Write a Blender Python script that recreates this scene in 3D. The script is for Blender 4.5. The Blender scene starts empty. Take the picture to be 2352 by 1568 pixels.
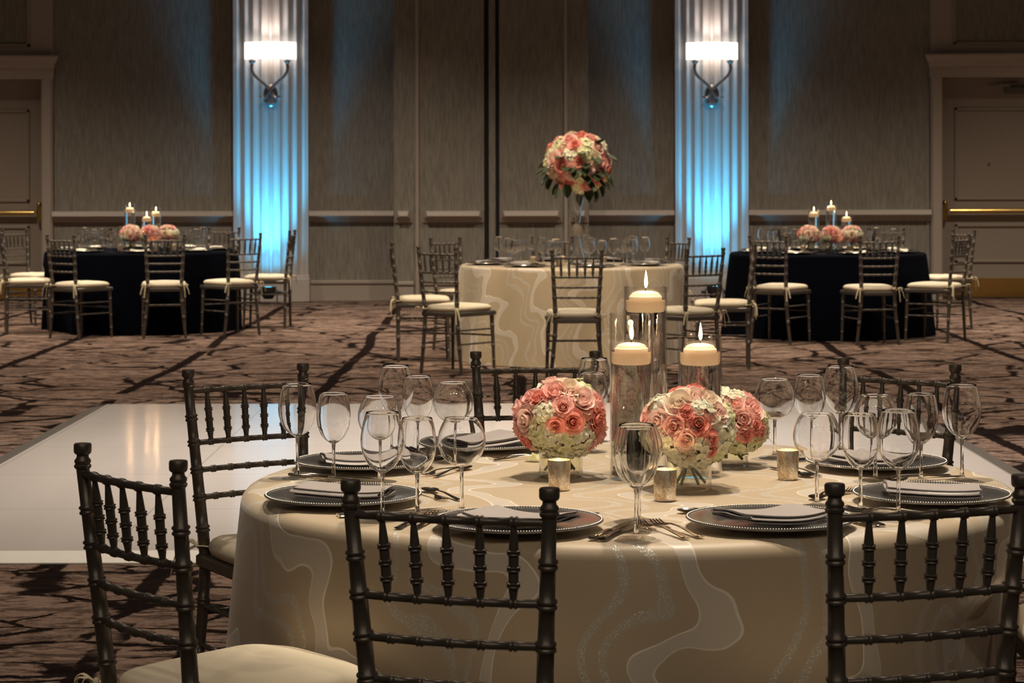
import bpy, math, random
from mathutils import Vector, Matrix
R = math.radians
PI = math.pi
random.seed(7)
sc = bpy.context.scene
COL = sc.collection

# ------------------------------------------------------------------ view
F, HY, CX, H = 5226.0, 408.0, 1176.0, 1.42      # focal length (px), horizon row, centre column, eye height (m)
WY = 26.3                                        # back wall distance
TZ = 0.74                                        # table top height
def at(px, Y): return (px - CX) * Y / F          # X of an image column at distance Y
def zat(py, Y): return H - (py - HY) * Y / F     # height of an image row at distance Y
def wx(px): return at(px, WY)
def wz(py): return zat(py, WY)

cam_d = bpy.data.cameras.new('camera'); cam = bpy.data.objects.new('camera', cam_d); COL.objects.link(cam)
cam.location = (0, 0, H); cam.rotation_euler = (R(90), R(0.12), 0)
cam_d.lens = 80; cam_d.sensor_width = 36; cam_d.shift_y = -(784 - HY) / 2352
cam_d.clip_end = 100
cam_d.dof.use_dof = True; cam_d.dof.focus_distance = 5.0; cam_d.dof.aperture_fstop = 15
sc.camera = cam
vs = sc.view_settings
vs.view_transform = 'Standard'; vs.look = 'None'; vs.gamma = 1; vs.use_curve_mapping = False; vs.exposure = 0.0
cy = sc.cycles
cy.max_bounces = 14; cy.diffuse_bounces = 3; cy.glossy_bounces = 4; cy.transmission_bounces = 12; cy.transparent_max_bounces = 24
cy.use_denoising = True; cy.sample_clamp_indirect = 4.0; cy.blur_glossy = 0.0
cy.use_adaptive_sampling = True; cy.adaptive_threshold = 0.02
w = bpy.data.worlds.new('world'); sc.world = w; w.use_nodes = True
w.node_tree.nodes['Background'].inputs[0].default_value = (1, .9, .8, 1)
w.node_tree.nodes['Background'].inputs[1].default_value = 0.02

# ------------------------------------------------------------------ materials
class NT:
    def __init__(s, name):
        s.m = bpy.data.materials.new(name); s.m.use_nodes = True
        s.t = s.m.node_tree; s.t.nodes.clear()
        s.out = s.t.nodes.new('ShaderNodeOutputMaterial')
    def n(s, kind, props=None, **ins):
        nd = s.t.nodes.new('ShaderNode' + kind)
        for k, v in (props or {}).items(): setattr(nd, k, v)
        for k, v in ins.items(): s.set(nd, k.replace('_', ' '), v)
        return nd
    def set(s, nd, key, v):
        inp = nd.inputs[int(key)] if key.strip().isdigit() else nd.inputs[key]
        if isinstance(v, bpy.types.NodeSocket): s.t.links.new(v, inp)
        elif isinstance(v, bpy.types.Node): s.t.links.new(v.outputs[0], inp)
        else:
            if isinstance(v, tuple) and len(v) == 3 and inp.type == 'RGBA': v = v + (1,)
            inp.default_value = v
    def math(s, op, a, b=0.0, c=None):
        nd = s.t.nodes.new('ShaderNodeMath'); nd.operation = op
        s.set(nd, '0', a); s.set(nd, '1', b)
        if c is not None: s.set(nd, '2', c)
        return nd.outputs[0]
    def mix(s, f, a, b):
        nd = s.t.nodes.new('ShaderNodeMix'); nd.data_type = 'RGBA'
        for i, v in ((0, f), (6, a), (7, b)):
            inp = nd.inputs[i]
            if isinstance(v, (bpy.types.NodeSocket,)): s.t.links.new(v, inp)
            else: inp.default_value = (v + (1,) if isinstance(v, tuple) and len(v) == 3 else v)
        return nd.outputs[2]
    def ramp(s, v, a, b):       # smooth step of v from a to b
        nd = s.t.nodes.new('ShaderNodeMapRange'); nd.interpolation_type = 'SMOOTHSTEP'
        s.set(nd, '0', v); nd.inputs[1].default_value = a; nd.inputs[2].default_value = b
        return nd.outputs[0]
    def coord(s, scale=(1, 1, 1), kind='Object', rot=(0, 0, 0)):
        tc = s.t.nodes.new('ShaderNodeTexCoord'); mp = s.t.nodes.new('ShaderNodeMapping')
        s.t.links.new(tc.outputs[kind], mp.inputs[0]); mp.inputs['Scale'].default_value = scale; mp.inputs['Rotation'].default_value = rot
        return mp.outputs[0]
    def noise(s, vec, scale=5, detail=4, rough=.5):
        return s.n('TexNoise', Vector=vec, Scale=scale, Detail=detail, Roughness=rough).outputs[0]
    def bump(s, h, strength=.3, dist=.01):
        return s.n('Bump', Height=h, Strength=strength, Distance=dist).outputs[0]
    def done(s, shader):
        s.t.links.new(shader.outputs[0] if isinstance(shader, bpy.types.Node) else shader, s.out.inputs[0]); return s.m
    def pbr(s, **k):
        return s.done(s.n('BsdfPrincipled', **k))

def plain(name, col, rough=.5, metal=0.0, var=.08, scale=20, bump=0.0, **k):
    t = NT(name); c = t.coord()
    nz = t.noise(c, scale, 5)
    dark = tuple(x * (1 - var) for x in col); light = tuple(min(1, x * (1 + var)) for x in col)
    kw = dict(Base_Color=t.mix(nz, dark, light), Roughness=rough, Metallic=metal)
    if bump: kw['Normal'] = t.bump(nz, bump, .004)
    kw.update(k)
    return t.pbr(**kw)

def thin_glass(name, f0=.05, power=4.0, edge=(.62, .62, .62), tint=(1, 1, 1)):
    """a thin clear wall: straight through, mirror reflection rising towards the rim of the shape"""
    t = NT(name)
    fc = t.n('LayerWeight', Blend=.5).outputs['Facing']
    f = t.math('MULTIPLY_ADD', t.math('POWER', fc, power), 1 - f0, f0)
    col = t.mix(t.ramp(fc, .72, 1.0), tint, edge)
    mixn = t.n('MixShader'); t.set(mixn, '0', f)
    t.set(mixn, '1', t.n('BsdfTransparent', Color=col)); t.set(mixn, '2', t.n('BsdfGlossy', Color=(1, 1, 1), Roughness=0.0))
    return t.done(mixn)
def solid_glass(name, ior=1.48, col=(1, 1, 1)):
    t = NT(name); return t.done(t.n('BsdfGlass', Color=col, Roughness=0.0, IOR=ior))

def emit(name, col, strength):
    t = NT(name); return t.done(t.n('Emission', Color=col, Strength=strength))

def petal(name, base, deep):
    t = NT(name); c = t.coord((1, 1, 1), 'UV')
    sx = t.n('SeparateXYZ', Vector=c)
    nz = t.noise(t.coord(), 60, 3)
    f = t.math('ADD', t.ramp(sx.outputs[1], 0.05, .95), t.math('MULTIPLY_ADD', nz, .3, -.15))
    colr = t.mix(f, deep, base)
    p = t.n('BsdfPrincipled', Base_Color=colr, Roughness=.6); t.set(p, 'Specular IOR Level', .2)
    tr = t.n('BsdfTranslucent', Color=colr)
    mx = t.n('MixShader'); t.set(mx, '0', .28); t.set(mx, '1', p); t.set(mx, '2', tr)
    return t.done(mx)

M = {}
def carpet():
    t = NT('carpet'); c = t.coord(); sx = t.n('SeparateXYZ', Vector=c)
    X, Y = sx.outputs[0], sx.outputs[1]
    patch = t.noise(t.coord((1, 1.3, 1)), 1.5, 8, .65)
    mott = t.noise(t.coord((2.2, 5, 9)), 3.0, 7, .7)
    fine = t.noise(t.coord((7, 13, 9), rot=(0, 0, .5)), 2.6, 6, .75)
    warp = t.n('VectorMath', {'operation': 'MULTIPLY_ADD'}, **{'0': t.n('TexNoise', Vector=c, Scale=2.2, Detail=6, Roughness=.6).outputs[1], '1': (.24, .24, 0), '2': c}).outputs[0]
    cell = t.n('TexVoronoi', Vector=warp, Scale=1.25)
    tone = t.n('SeparateXYZ', Vector=cell.outputs[1]).outputs[0]
    col = t.mix(t.ramp(patch, .3, .7), (.17, .112, .085), (.33, .225, .175))
    col = t.mix(t.math('MULTIPLY', tone, .5), col, (.36, .255, .205))
    col = t.mix(t.math('MULTIPLY', t.ramp(mott, .53, .44), .8), col, (.07, .045, .037))
    col = t.mix(t.math('MULTIPLY', t.ramp(fine, .52, .62), .55), col, (.46, .34, .28))
    pile = t.noise(c, 220, 2)
    col = t.mix(t.math('MULTIPLY', t.ramp(pile, .35, .65), .3), col, (.06, .042, .035))
    rag = t.math('MULTIPLY_ADD', t.noise(t.coord((1, 1, 1)), 14, 9, .85), .10, -.05)
    wob = t.math('MULTIPLY_ADD', t.noise(t.coord((.2, .35, 1)), 1.3, 2), .18, -.09)
    def rule(v, off, per, wd):
        a = t.math('MULTIPLY', t.math('ABSOLUTE', t.math('SUBTRACT', t.math('FRACT', t.math('DIVIDE', t.math('ADD', t.math('ADD', v, wob), 130 + off), per)), .5)), per)
        return t.math('SUBTRACT', 1.0, t.ramp(t.math('ADD', a, rag), wd*.8, wd))
    l1 = t.math('MULTIPLY', rule(X, .60, 1.3, .048), t.ramp(t.noise(t.coord((.9, .9, 1)), 1.1, 3), .38, .42))
    def cracks(sc_, sx_, sy_, wd, lo):
        v = t.n('TexVoronoi', {'feature': 'DISTANCE_TO_EDGE'}, Vector=t.n('VectorMath', {'operation': 'MULTIPLY'}, **{'0': warp, '1': (sx_, sy_, 1)}).outputs[0], Scale=sc_)
        k = t.math('SUBTRACT', 1.0, t.ramp(t.math('ADD', t.math('DIVIDE', v.outputs[0], sc_), t.math('MULTIPLY', rag, .5)), wd*.6, wd))
        return t.math('MULTIPLY', k, t.ramp(t.noise(t.coord((.9, .9, 1)), 1.9 + lo, 4), lo, lo + .05))
    l2 = cracks(1.25, .9, 1.35, .030, .35)
    l3 = cracks(2.0, .8, 1.9, .017, .43)
    st = t.ramp(t.noise(t.coord((2.0, 11, 1), rot=(0, 0, .12)), 1.5, 7, .7), .585, .615)
    ln = t.math('MAXIMUM', t.math('MAXIMUM', l1, l2), t.math('MAXIMUM', l3, t.math('MULTIPLY', st, .8)))
    col = t.mix(t.math('MULTIPLY', ln, .96), col, (.009, .006, .006))
    return t.pbr(Base_Color=col, Roughness=1.0, Normal=t.bump(pile, .4, .006), **{'Specular_IOR_Level': 0.0})
M['carpet'] = carpet()

def wallpaper():
    t = NT('wallcovering'); 
    s1 = t.noise(t.coord((1, 1, .11)), 46, 6, .7); s2 = t.noise(t.coord((1, 1, .3)), 2.2, 3)
    col = t.mix(t.ramp(s1, .27, .73), (.178, .164, .136), (.335, .315, .272))
    col = t.mix(t.math('MULTIPLY', s2, .35), col, (.23, .19, .155))
    return t.pbr(Base_Color=col, Roughness=.7, Normal=t.bump(s1, .25, .01))
M['wall'] = wallpaper()
M['paint'] = plain('taupe paint', (.42, .36, .31), .5, var=.04)
M['pilaster'] = plain('pale taupe paint', (.50, .455, .42), .5, var=.03)
M['doorpaint'] = plain('taupe door paint', (.34, .285, .235), .45, var=.04)
M['black'] = plain('black gasket', (.006, .006, .006), .8)
M['ceiling'] = plain('dark ceiling', (.12, .11, .10), .9)
M['brass'] = plain('polished brass', (.78, .55, .18), .22, 1.0, var=.1)
M['chair'] = plain('gunmetal bronze', (.135, .115, .098), .40, .5, var=.12, scale=6)
M['cushion'] = plain('cream cushion fabric', (.76, .665, .50), .75, var=.05, bump=.15)
M['cushion_tan'] = plain('tan cushion fabric', (.52, .43, .32), .75, var=.05, bump=.15)
M['silver'] = plain('silver charger', (.50, .49, .48), .22, .95, var=.06, scale=8)
M['bead'] = plain('bright silver beads', (.80, .77, .72), .35, .8)
M['steel'] = plain('polished cutlery steel', (.62, .58, .53), .16, 1.0, var=.05)
M['napkin'] = plain('grey satin napkin', (.36, .325, .315), .45, var=.05, scale=40, bump=.1)
M['napkin_cream'] = plain('cream napkin', (.82, .76, .64), .6, var=.04)
M['glass'] = solid_glass('clear glass')
M['foot'] = thin_glass('clear glass foot', .04, 5.0, (.93, .93, .93))
M['stem'] = solid_glass('clear stem glass')
M['vase'] = thin_glass('vase glass', .05, 4.0, (.55, .57, .56))
M['water'] = solid_glass('water', 1.33)
M['vase_water'] = thin_glass('vase water', .03, 4.0, (.60, .62, .42), (.95, .95, .82))
t = NT('candle wax'); cn = t.noise(t.coord(), 12, 3)
M['wax'] = t.pbr(Base_Color=t.mix(cn, (.86, .70, .50), (.92, .78, .58)), Roughness=.5, Subsurface_Weight=.4, Subsurface_Radius=(.03, .015, .006), Subsurface_Scale=1.0, Emission_Color=(1, .62, .30, 1), Emission_Strength=.28)  # faint glow put into the wax, standing in for light inside it
M['wick'] = plain('charred wick', (.03, .02, .015), .9)
M['flame'] = emit('candle flame', (1, .72, .34), 14)
M['navy'] = plain('navy black cloth', (.0018, .0026, .006), .9, var=.2, scale=8, **{'Specular_IOR_Level': .04})
M['leaf'] = plain('dark green leaf', (.03, .055, .02), .5, var=.3)
M['stalk'] = plain('green stalk', (.05, .09, .03), .5, var=.2)
M['rose_coral'] = petal('coral petals', (.90, .40, .33), (.74, .15, .14))
M['rose_pink'] = petal('pink petals', (.93, .56, .50), (.88, .33, .31))
M['rose_light'] = petal('light pink petals', (.95, .70, .62), (.90, .47, .40))
M['rose_cream'] = petal('cream petals', (.90, .78, .62), (.86, .62, .42))
M['hyd_white'] = petal('white hydrangea petals', (.86, .83, .70), (.72, .72, .42))
M['hyd_green'] = petal('pale green hydrangea petals', (.82, .80, .55), (.62, .64, .26))
M['shade'] = emit('lit lamp shade', (1, .94, .86), 3.2)
M['led'] = emit('lit led lens', (.12, .72, 1.0), 9)
M['bronze'] = plain('brushed bronze', (.30, .27, .25), .32, .9, var=.1)
M['ribbon'] = plain('cream ribbon', (.78, .68, .46), .6, var=.06)
M['rubber'] = plain('black fixture housing', (.02, .02, .022), .5)
def mercury():
    t = NT('mercury glass'); c = t.coord()
    v = t.n('TexVoronoi', Vector=c, Scale=210).outputs[0]
    n1 = t.noise(t.coord((1, 1, .5)), 60, 5, .7)
    col = t.mix(t.ramp(n1, .4, .65), (.60, .47, .32), (.95, .88, .76))
    p = t.n('BsdfPrincipled', Base_Color=col, Metallic=.7, Roughness=.22, Normal=t.bump(n1, .35, .004))
    tr = t.n('BsdfTranslucent', Color=(1, .8, .5, 1))
    mx = t.n('MixShader'); t.set(mx, '0', t.math('MULTIPLY', t.math('SUBTRACT', 1.0, t.ramp(v, .15, .32)), .8)); t.set(mx, '1', p); t.set(mx, '2', tr)
    return t.done(mx)
M['mercury'] = mercury()
t = NT('crackle glass'); vv = t.n('TexVoronoi', {'feature': 'DISTANCE_TO_EDGE'}, Vector=t.coord(), Scale=70).outputs[0]
M['crackle'] = t.pbr(Base_Color=(.36, .30, .27), Roughness=.12, Transmission_Weight=.5, Normal=t.bump(vv, .8, .01))

def floor_white():
    t = NT('white gloss panel'); c = t.coord(); sx = t.n('SeparateXYZ', Vector=c)
    def seam(v, off, step, wd):
        a = t.math('ABSOLUTE', t.math('SUBTRACT', t.math('FRACT', t.math('DIVIDE', t.math('ADD', v, off), step)), .5))
        return t.math('SUBTRACT', 1.0, t.ramp(a, wd * .4, wd))
    s = t.math('MAXIMUM', t.math('MULTIPLY', seam(sx.outputs[1], 100.0 * 1.12 - 8.47 + .56, 1.12, .004), .55), t.math('MULTIPLY', seam(sx.outputs[0], 96 + 1.515 + .48, .96, .003), .9))
    wear = t.noise(t.coord((1, .25, 1)), 3, 4)
    col = t.mix(wear, (.74, .685, .65), (.82, .765, .735))
    col = t.mix(s, col, (.30, .27, .25))
    return t.pbr(Base_Color=col, Roughness=t.math('MULTIPLY_ADD', wear, .1, .07), Normal=t.bump(t.noise(c, 6, 2), .012, .01))
M['gloss'] = floor_white()
M['edging'] = plain('grey aluminium edging', (.24, .22, .20), .4, .5)
M['edging_white'] = plain('white edging', (.95, .90, .84), .35)

def cloth_mat(name, seed):
    t = NT(name); uv = t.coord((1, 1, 1), 'UV'); sx = t.n('SeparateXYZ', Vector=uv)
    u, v = sx.outputs[0], sx.outputs[1]
    bend = t.math('MULTIPLY', t.math('SINE', t.math('ADD', t.math('MULTIPLY', v, 20.0), t.math('MULTIPLY', t.noise(uv, 2.2, 2), 9.0))), .06)
    n2 = t.math('MULTIPLY_ADD', t.noise(uv, 3.1, 2), .26, -.13)
    q = t.math('ADD', t.math('ADD', u, bend), n2)
    def band(off, per, half):
        a = t.math('ABSOLUTE', t.math('SUBTRACT', t.math('FRACT', t.math('DIVIDE', t.math('ADD', q, 50 * per + off), per)), .5))
        a = t.math('MULTIPLY', a, per)
        inside = t.math('SUBTRACT', 1.0, t.ramp(a, half - .0025, half + .0025))
        edge = t.math('SUBTRACT', 1.0, t.ramp(t.math('ABSOLUTE', t.math('SUBTRACT', a, half)), .0012, .0035))
        return inside, edge
    per = .40
    sheer, sedge = band(.13 + seed, per, .029)
    g1, e1 = band(.24 + seed, per, .014); g2, e2 = band(.31 + seed, per, .012)
    gl = t.math('MAXIMUM', g1, g2)
    spk = t.n('TexVoronoi', Vector=uv, Scale=420)
    rnd = t.n('SeparateXYZ', Vector=spk.outputs[1]).outputs[0]
    speck = t.math('MULTIPLY', t.math('MULTIPLY', t.math('GREATER_THAN', rnd, .62), t.math('LESS_THAN', spk.outputs[0], .42)), gl)
    weave = t.noise(t.coord((1, 1, 1), 'UV'), 420, 2)
    soft = t.noise(uv, 5, 4)
    col = t.mix(soft, (.45, .36, .25), (.53, .425, .30))
    col = t.mix(t.math('MULTIPLY', sheer, .8), col, (.64, .575, .50))
    col = t.mix(t.math('MULTIPLY', gl, .6), col, (.50, .465, .40))
    col = t.mix(t.math('MULTIPLY', sedge, .75), col, (.86, .80, .70))
    col = t.mix(speck, col, (.95, .92, .85))
    rough = t.math('MULTIPLY_ADD', sheer, -.08, .46)
    hgt = t.math('ADD', t.math('MULTIPLY', weave, .15), t.math('ADD', sheer, t.math('MULTIPLY', speck, 2.0)))
    return t.pbr(Base_Color=col, Roughness=rough, Sheen_Weight=.25, Sheen_Roughness=.4, Metallic=t.math('MULTIPLY', speck, .7), Normal=t.bump(hgt, .22, .004))
M['cloth'] = cloth_mat('champagne cloth', 0.0)

# ------------------------------------------------------------------ mesh helpers
class MB:
    def __init__(s): s.v = []; s.f = []; s.uv = {}
    def add(s, verts, faces):
        b = len(s.v); s.v += [tuple(x) for x in verts]; s.f += [tuple(i + b for i in f) for f in faces]; return b
    def box(s, x0, x1, y0, y1, z0, z1, bev=0.0):
        if bev <= 0:
            s.add([(x0,y0,z0),(x1,y0,z0),(x1,y1,z0),(x0,y1,z0),(x0,y0,z1),(x1,y0,z1),(x1,y1,z1),(x0,y1,z1)],
                  [(3,2,1,0),(4,5,6,7),(0,1,5,4),(1,2,6,5),(2,3,7,6),(3,0,4,7)]); return
        b = bev; rings = []
        for z, i in ((z0, b), (z0 + b, 0), (z1 - b, 0), (z1, b)):
            rings.append([(x0+i+b,y0+i,z),(x1-i-b,y0+i,z),(x1-i,y0+i+b,z),(x1-i,y1-i-b,z),(x1-i-b,y1-i,z),(x0+i+b,y1-i,z),(x0+i,y1-i-b,z),(x0+i,y0+i+b,z)])
        s.rings(rings, True, True)
    def rings(s, rings, cap0=True, cap1=True, closed=True):
        n = len(rings[0]); vs_ = [p for r in rings for p in r]; fs = []
        for k in range(len(rings) - 1):
            for i in range(n if closed else n - 1):
                j = (i + 1) % n; fs.append((k*n+i, k*n+j, (k+1)*n+j, (k+1)*n+i))
        if cap0: fs.append(tuple(reversed(range(n))))
        if cap1: fs.append(tuple((len(rings)-1)*n + i for i in range(n)))
        s.add(vs_, fs)
    def lathe(s, prof, seg=24, o=(0, 0, 0), cap0=False, cap1=False):
        s.rings([[(o[0] + r*math.cos(2*PI*i/seg), o[1] + r*math.sin(2*PI*i/seg), o[2] + z) for i in range(seg)] for r, z in prof], cap0, cap1)
    def tube(s, pts, rad, seg=8, caps=True, flat=None):
        pts = [Vector(p) for p in pts]; n = len(pts)
        if not isinstance(rad, (list, tuple)): rad = [rad] * n
        rings = []; up = None
        for i, p in enumerate(pts):
            tg = (pts[min(i+1, n-1)] - pts[max(i-1, 0)])
            tg = tg.normalized() if tg.length > 1e-9 else Vector((0, 0, 1))
            if up is None:
                up = Vector((0, 0, 1)) if abs(tg.z) < .9 else Vector((0, 1, 0))
            a = tg.cross(up)
            if a.length < 1e-6: a = tg.cross(Vector((1, 0, 0)))
            a.normalize(); b = a.cross(tg).normalized(); up = b
            fl = flat or 1.0
            rings.append([p + a * (rad[i]*math.cos(2*PI*k/seg)) + b * (rad[i]*fl*math.sin(2*PI*k/seg)) for k in range(seg)])
        s.rings(rings, caps, caps)
    def grid(s, nu, nv, fn, uvfn=None):
        vs_ = [fn(i/nu, j/nv) for j in range(nv+1) for i in range(nu+1)]
        b = s.add(vs_, [(j*(nu+1)+i, j*(nu+1)+i+1, (j+1)*(nu+1)+i+1, (j+1)*(nu+1)+i) for j in range(nv) for i in range(nu)])
        if uvfn:
            for j in range(nv+1):
                for i in range(nu+1): s.uv[b + j*(nu+1)+i] = uvfn(i/nu, j/nv)
    def mesh(s, name, mat, smooth=True, sharp=40):
        me = bpy.data.meshes.new(name); me.from_pydata(s.v, [], s.f); me.update()
        if mat is not None: me.materials.append(mat)
        if s.uv:
            ul = me.uv_layers.new(name='UVMap')
            for lp in me.loops: ul.data[lp.index].uv = s.uv.get(lp.vertex_index, (0, 0))
        if smooth:
            me.polygons.foreach_set('use_smooth', [True]*len(me.polygons))
            if sharp: me.set_sharp_from_angle(angle=R(sharp))
        return me

def link(name, me, parent=None, loc=(0, 0, 0), rz=0.0):
    o = bpy.data.objects.new(name, me); COL.objects.link(o)
    if parent is not None: o.parent = parent
    o.location = loc; o.rotation_euler = (0, 0, rz); return o
def tag(o, label, cat, group=None):
    o['label'] = label; o['category'] = cat
    if group: o['group'] = group
    return o
def thing(name, label, cat, loc=(0, 0, 0), rz=0.0, group=None):
    return tag(link(name, None, None, loc, rz), label, cat, group)
def struct(name, me, label=None, parent=None, loc=(0, 0, 0), rz=0.0):
    o = link(name, me, parent, loc, rz)
    if parent is None:
        o['kind'] = 'structure'
        if label: o['label'] = label; o['category'] = name.split('_')[0]
    return o
def dup(root, loc, rz, label, group=None):
    r = root.copy(); COL.objects.link(r); r.location = loc; r.rotation_euler = (0, 0, rz); r['label'] = label
    if group: r['group'] = group
    for ch in list(root.children):
        c = ch.copy(); COL.objects.link(c); c.parent = r
        for g in list(ch.children):
            d = g.copy(); COL.objects.link(d); d.parent = c
    return r

def smooth_prof(pts, sub=4):
    out = []
    for i in range(len(pts) - 1):
        p0, p1, p2, p3 = pts[max(i-1, 0)], pts[i], pts[i+1], pts[min(i+2, len(pts)-1)]
        for k in range(sub):
            t_ = k / sub
            out.append(tuple(.5*((2*b) + (c-a)*t_ + (2*a-5*b+4*c-d)*t_*t_ + (3*b-a-3*c+d)*t_**3) for a, b, c, d in zip(p0, p1, p2, p3)))
    out.append(tuple(pts[-1])); return [(max(0.0, r), z) for r, z in out]

# ------------------------------------------------------------------ the room
def box_struct(name, mat, boxes, label=None, parent=None, bev=0.0):
    mb = MB()
    for b in boxes: mb.box(*b, bev=bev)
    return struct(name, mb.mesh(name, M[mat], smooth=bev > 0, sharp=35), label, parent)
XL, XR, YR, ZC = -9.0, 9.0, -4.0, 6.0
box_struct('floor', 'carpet', [(XL, XR, YR, WY + .6, -.1, 0)], 'brown carpet with dark branching lines')
box_struct('ceiling', 'ceiling', [(XL, XR, YR, WY + .6, ZC, ZC + .1)])
box_struct('wall_left', 'wall', [(XL - .2, XL, YR, WY + .6, 0, ZC)])
box_struct('wall_right', 'wall', [(XR, XR + .2, YR, WY + .6, 0, ZC)])
box_struct('wall_front', 'wall', [(XL, XR, YR - .2, YR, 0, ZC)])
BY = WY - .35       # face of the projecting movable partition bay
dl0, dl1 = wx(-330), wx(97)          # left door opening
dr0, dr1 = wx(2163), wx(2590)        # right door opening
DTOP = wz(180)
box_struct('wall_back', 'wall', [
    (XL, dl0, WY, WY + .5, 0, ZC), (dl0, dl1, WY, WY + .5, DTOP, ZC), (dl1, wx(905), WY, WY + .5, 0, ZC),
    (wx(1352), dr0, WY, WY + .5, 0, ZC), (dr0, dr1, WY, WY + .5, DTOP, ZC), (dr1, XR, WY, WY + .5, 0, ZC),
    (wx(905), wx(1352), WY + .3, WY + .5, 0, ZC)], 'grey brown wallcovering with vertical streaks')
bx = lambda p: at(p, BY)
# partition panels of the movable wall
for i, (a, b) in enumerate([(905, 955), (962, 1112), (1123, 1138), (1147, 1296), (1303, 1352)]):
    box_struct('wall_partition', 'wall', [(bx(a), bx(b), BY, WY + .31, 0, ZC)], 'streaked panel of the movable partition wall')
box_struct('trim_1', 'paint', [(bx(955), bx(962), BY - .03, BY + .2, 0, ZC)], 'pale vertical partition post left of the dark joints')
box_struct('trim_2', 'paint', [(bx(1296), bx(1303), BY - .03, BY + .2, 0, ZC)], 'pale vertical partition post right of the dark joints')
box_struct('trim_3', 'black', [(bx(1112), bx(1123), BY + .02, BY + .2, 0, ZC), (bx(1138), bx(1147), BY + .02, BY + .2, 0, ZC)], 'pair of black vertical partition joints')
# chair rails: ledge with a coved underside
def rail_mesh(x0, x1, Y, miter=0.0, cut=()):
    mb = MB(); z1, z0 = zat(483, WY), zat(509, WY)
    prof = [(0, z0), (-.02, z0), (-.03, z0 + .03), (-.045, z1 - .075), (-.085, z1 - .066), (-.098, z1 - .060), (-.10, z1 - .055), (-.080, z1 - .006), (-.072, z1), (0, z1)]
    rings = []
    for x, s in ((x0, 1), (x1, -1)):
        rings.append([(x + s*miter*(1 - (-y)/.1) * 0 + s*miter*((-y) < .0), Y + y, z) if not miter else (x + s*miter*(-y/.1), Y + y, z) for y, z in prof])
    mb.rings(rings); return mb.mesh('chair_rail', M['paint'], sharp=25)
n = 4
for a, b, Y, mt, lb in [(122, 538, WY, 0, 'moulded rail on the wall behind the left black table'), (711, 905, WY, 0, 'moulded rail right of the left column'), (905, 948, BY, .06, 'short moulded rail beside the left partition post'),
                    (970, 1112, BY, .06, 'moulded rail left of the dark joints'), (1147, 1292, BY, .06, 'moulded rail right of the dark joints'),
                    (1310, 1352, BY, .06, 'short moulded rail right of the right partition post'), (1352, 1548, WY, 0, 'moulded rail left of the right column'), (1716, 2136, WY, 0, 'moulded rail on the wall behind the right black table')]:
    struct('trim_%d' % n, rail_mesh(at(a, Y), at(b, Y), Y, mt), lb); n += 1
# baseboards
for nm, a, b, Y in [('baseboard_left', 122, 538, WY), ('baseboard_mid', 711, 905, WY), ('baseboard_partition', 905, 950, BY), ('baseboard_center', 970, 1112, BY), ('baseboard_joint', 1147, 1292, BY), ('baseboard_end', 1310, 1352, BY), ('baseboard_pier', 1352, 1548, WY), ('baseboard_right', 1716, 2136, WY)]:
    box_struct(nm, 'paint', [(at(a, Y), at(b, Y), Y - .025, Y, 0, .24), (at(a, Y), at(b, Y), Y - .04, Y, .20, .235)], bev=.004)

# fluted pilasters
PIL = .16
def pilaster(name, p0, p1, label):
    x0, x1 = wx(p0), wx(p1); nfl = 8; yf = WY - PIL
    e = .035; wdt = (x1 - x0 - 2*e) / nfl
    pts = [(x0, WY), (x0, yf), (x0 + e - .012, yf)]
    for k in range(nfl):
        c0 = x0 + e + wdt*k
        for j in range(13):
            s_ = j/12; xx = c0 + wdt*(.06 + .88*s_)
            pts.append((xx, yf + .042*math.sin(PI*s_)**.8))
    pts += [(x1 - e + .012, yf), (x1, yf), (x1, WY)]
    mb = MB(); zb = .29
    mb.rings([[(x, y, z) for x, y in reversed(pts)] for z in (zb, ZC)], True, True)
    o = struct(name, mb.mesh('pilaster', M['pilaster'], sharp=35), label)
    m2 = MB(); m2.box(x0 - .015, x1 + .015, yf - .03, WY, 0, .27, bev=.006); m2.box(x0 - .008, x1 + .008, yf - .018, WY, .262, .30, bev=.005)
    struct('plinth', m2.mesh('plinth', M['pilaster'], sharp=35), None, o)
    return (x0 + x1)/2, yf
PCL = pilaster('trim_%d' % n, 540, 711, 'fluted column under the left wall lamp'); n += 1
PCR = pilaster('trim_%d' % n, 1549, 1716, 'fluted column under the right wall lamp'); n += 1

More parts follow.
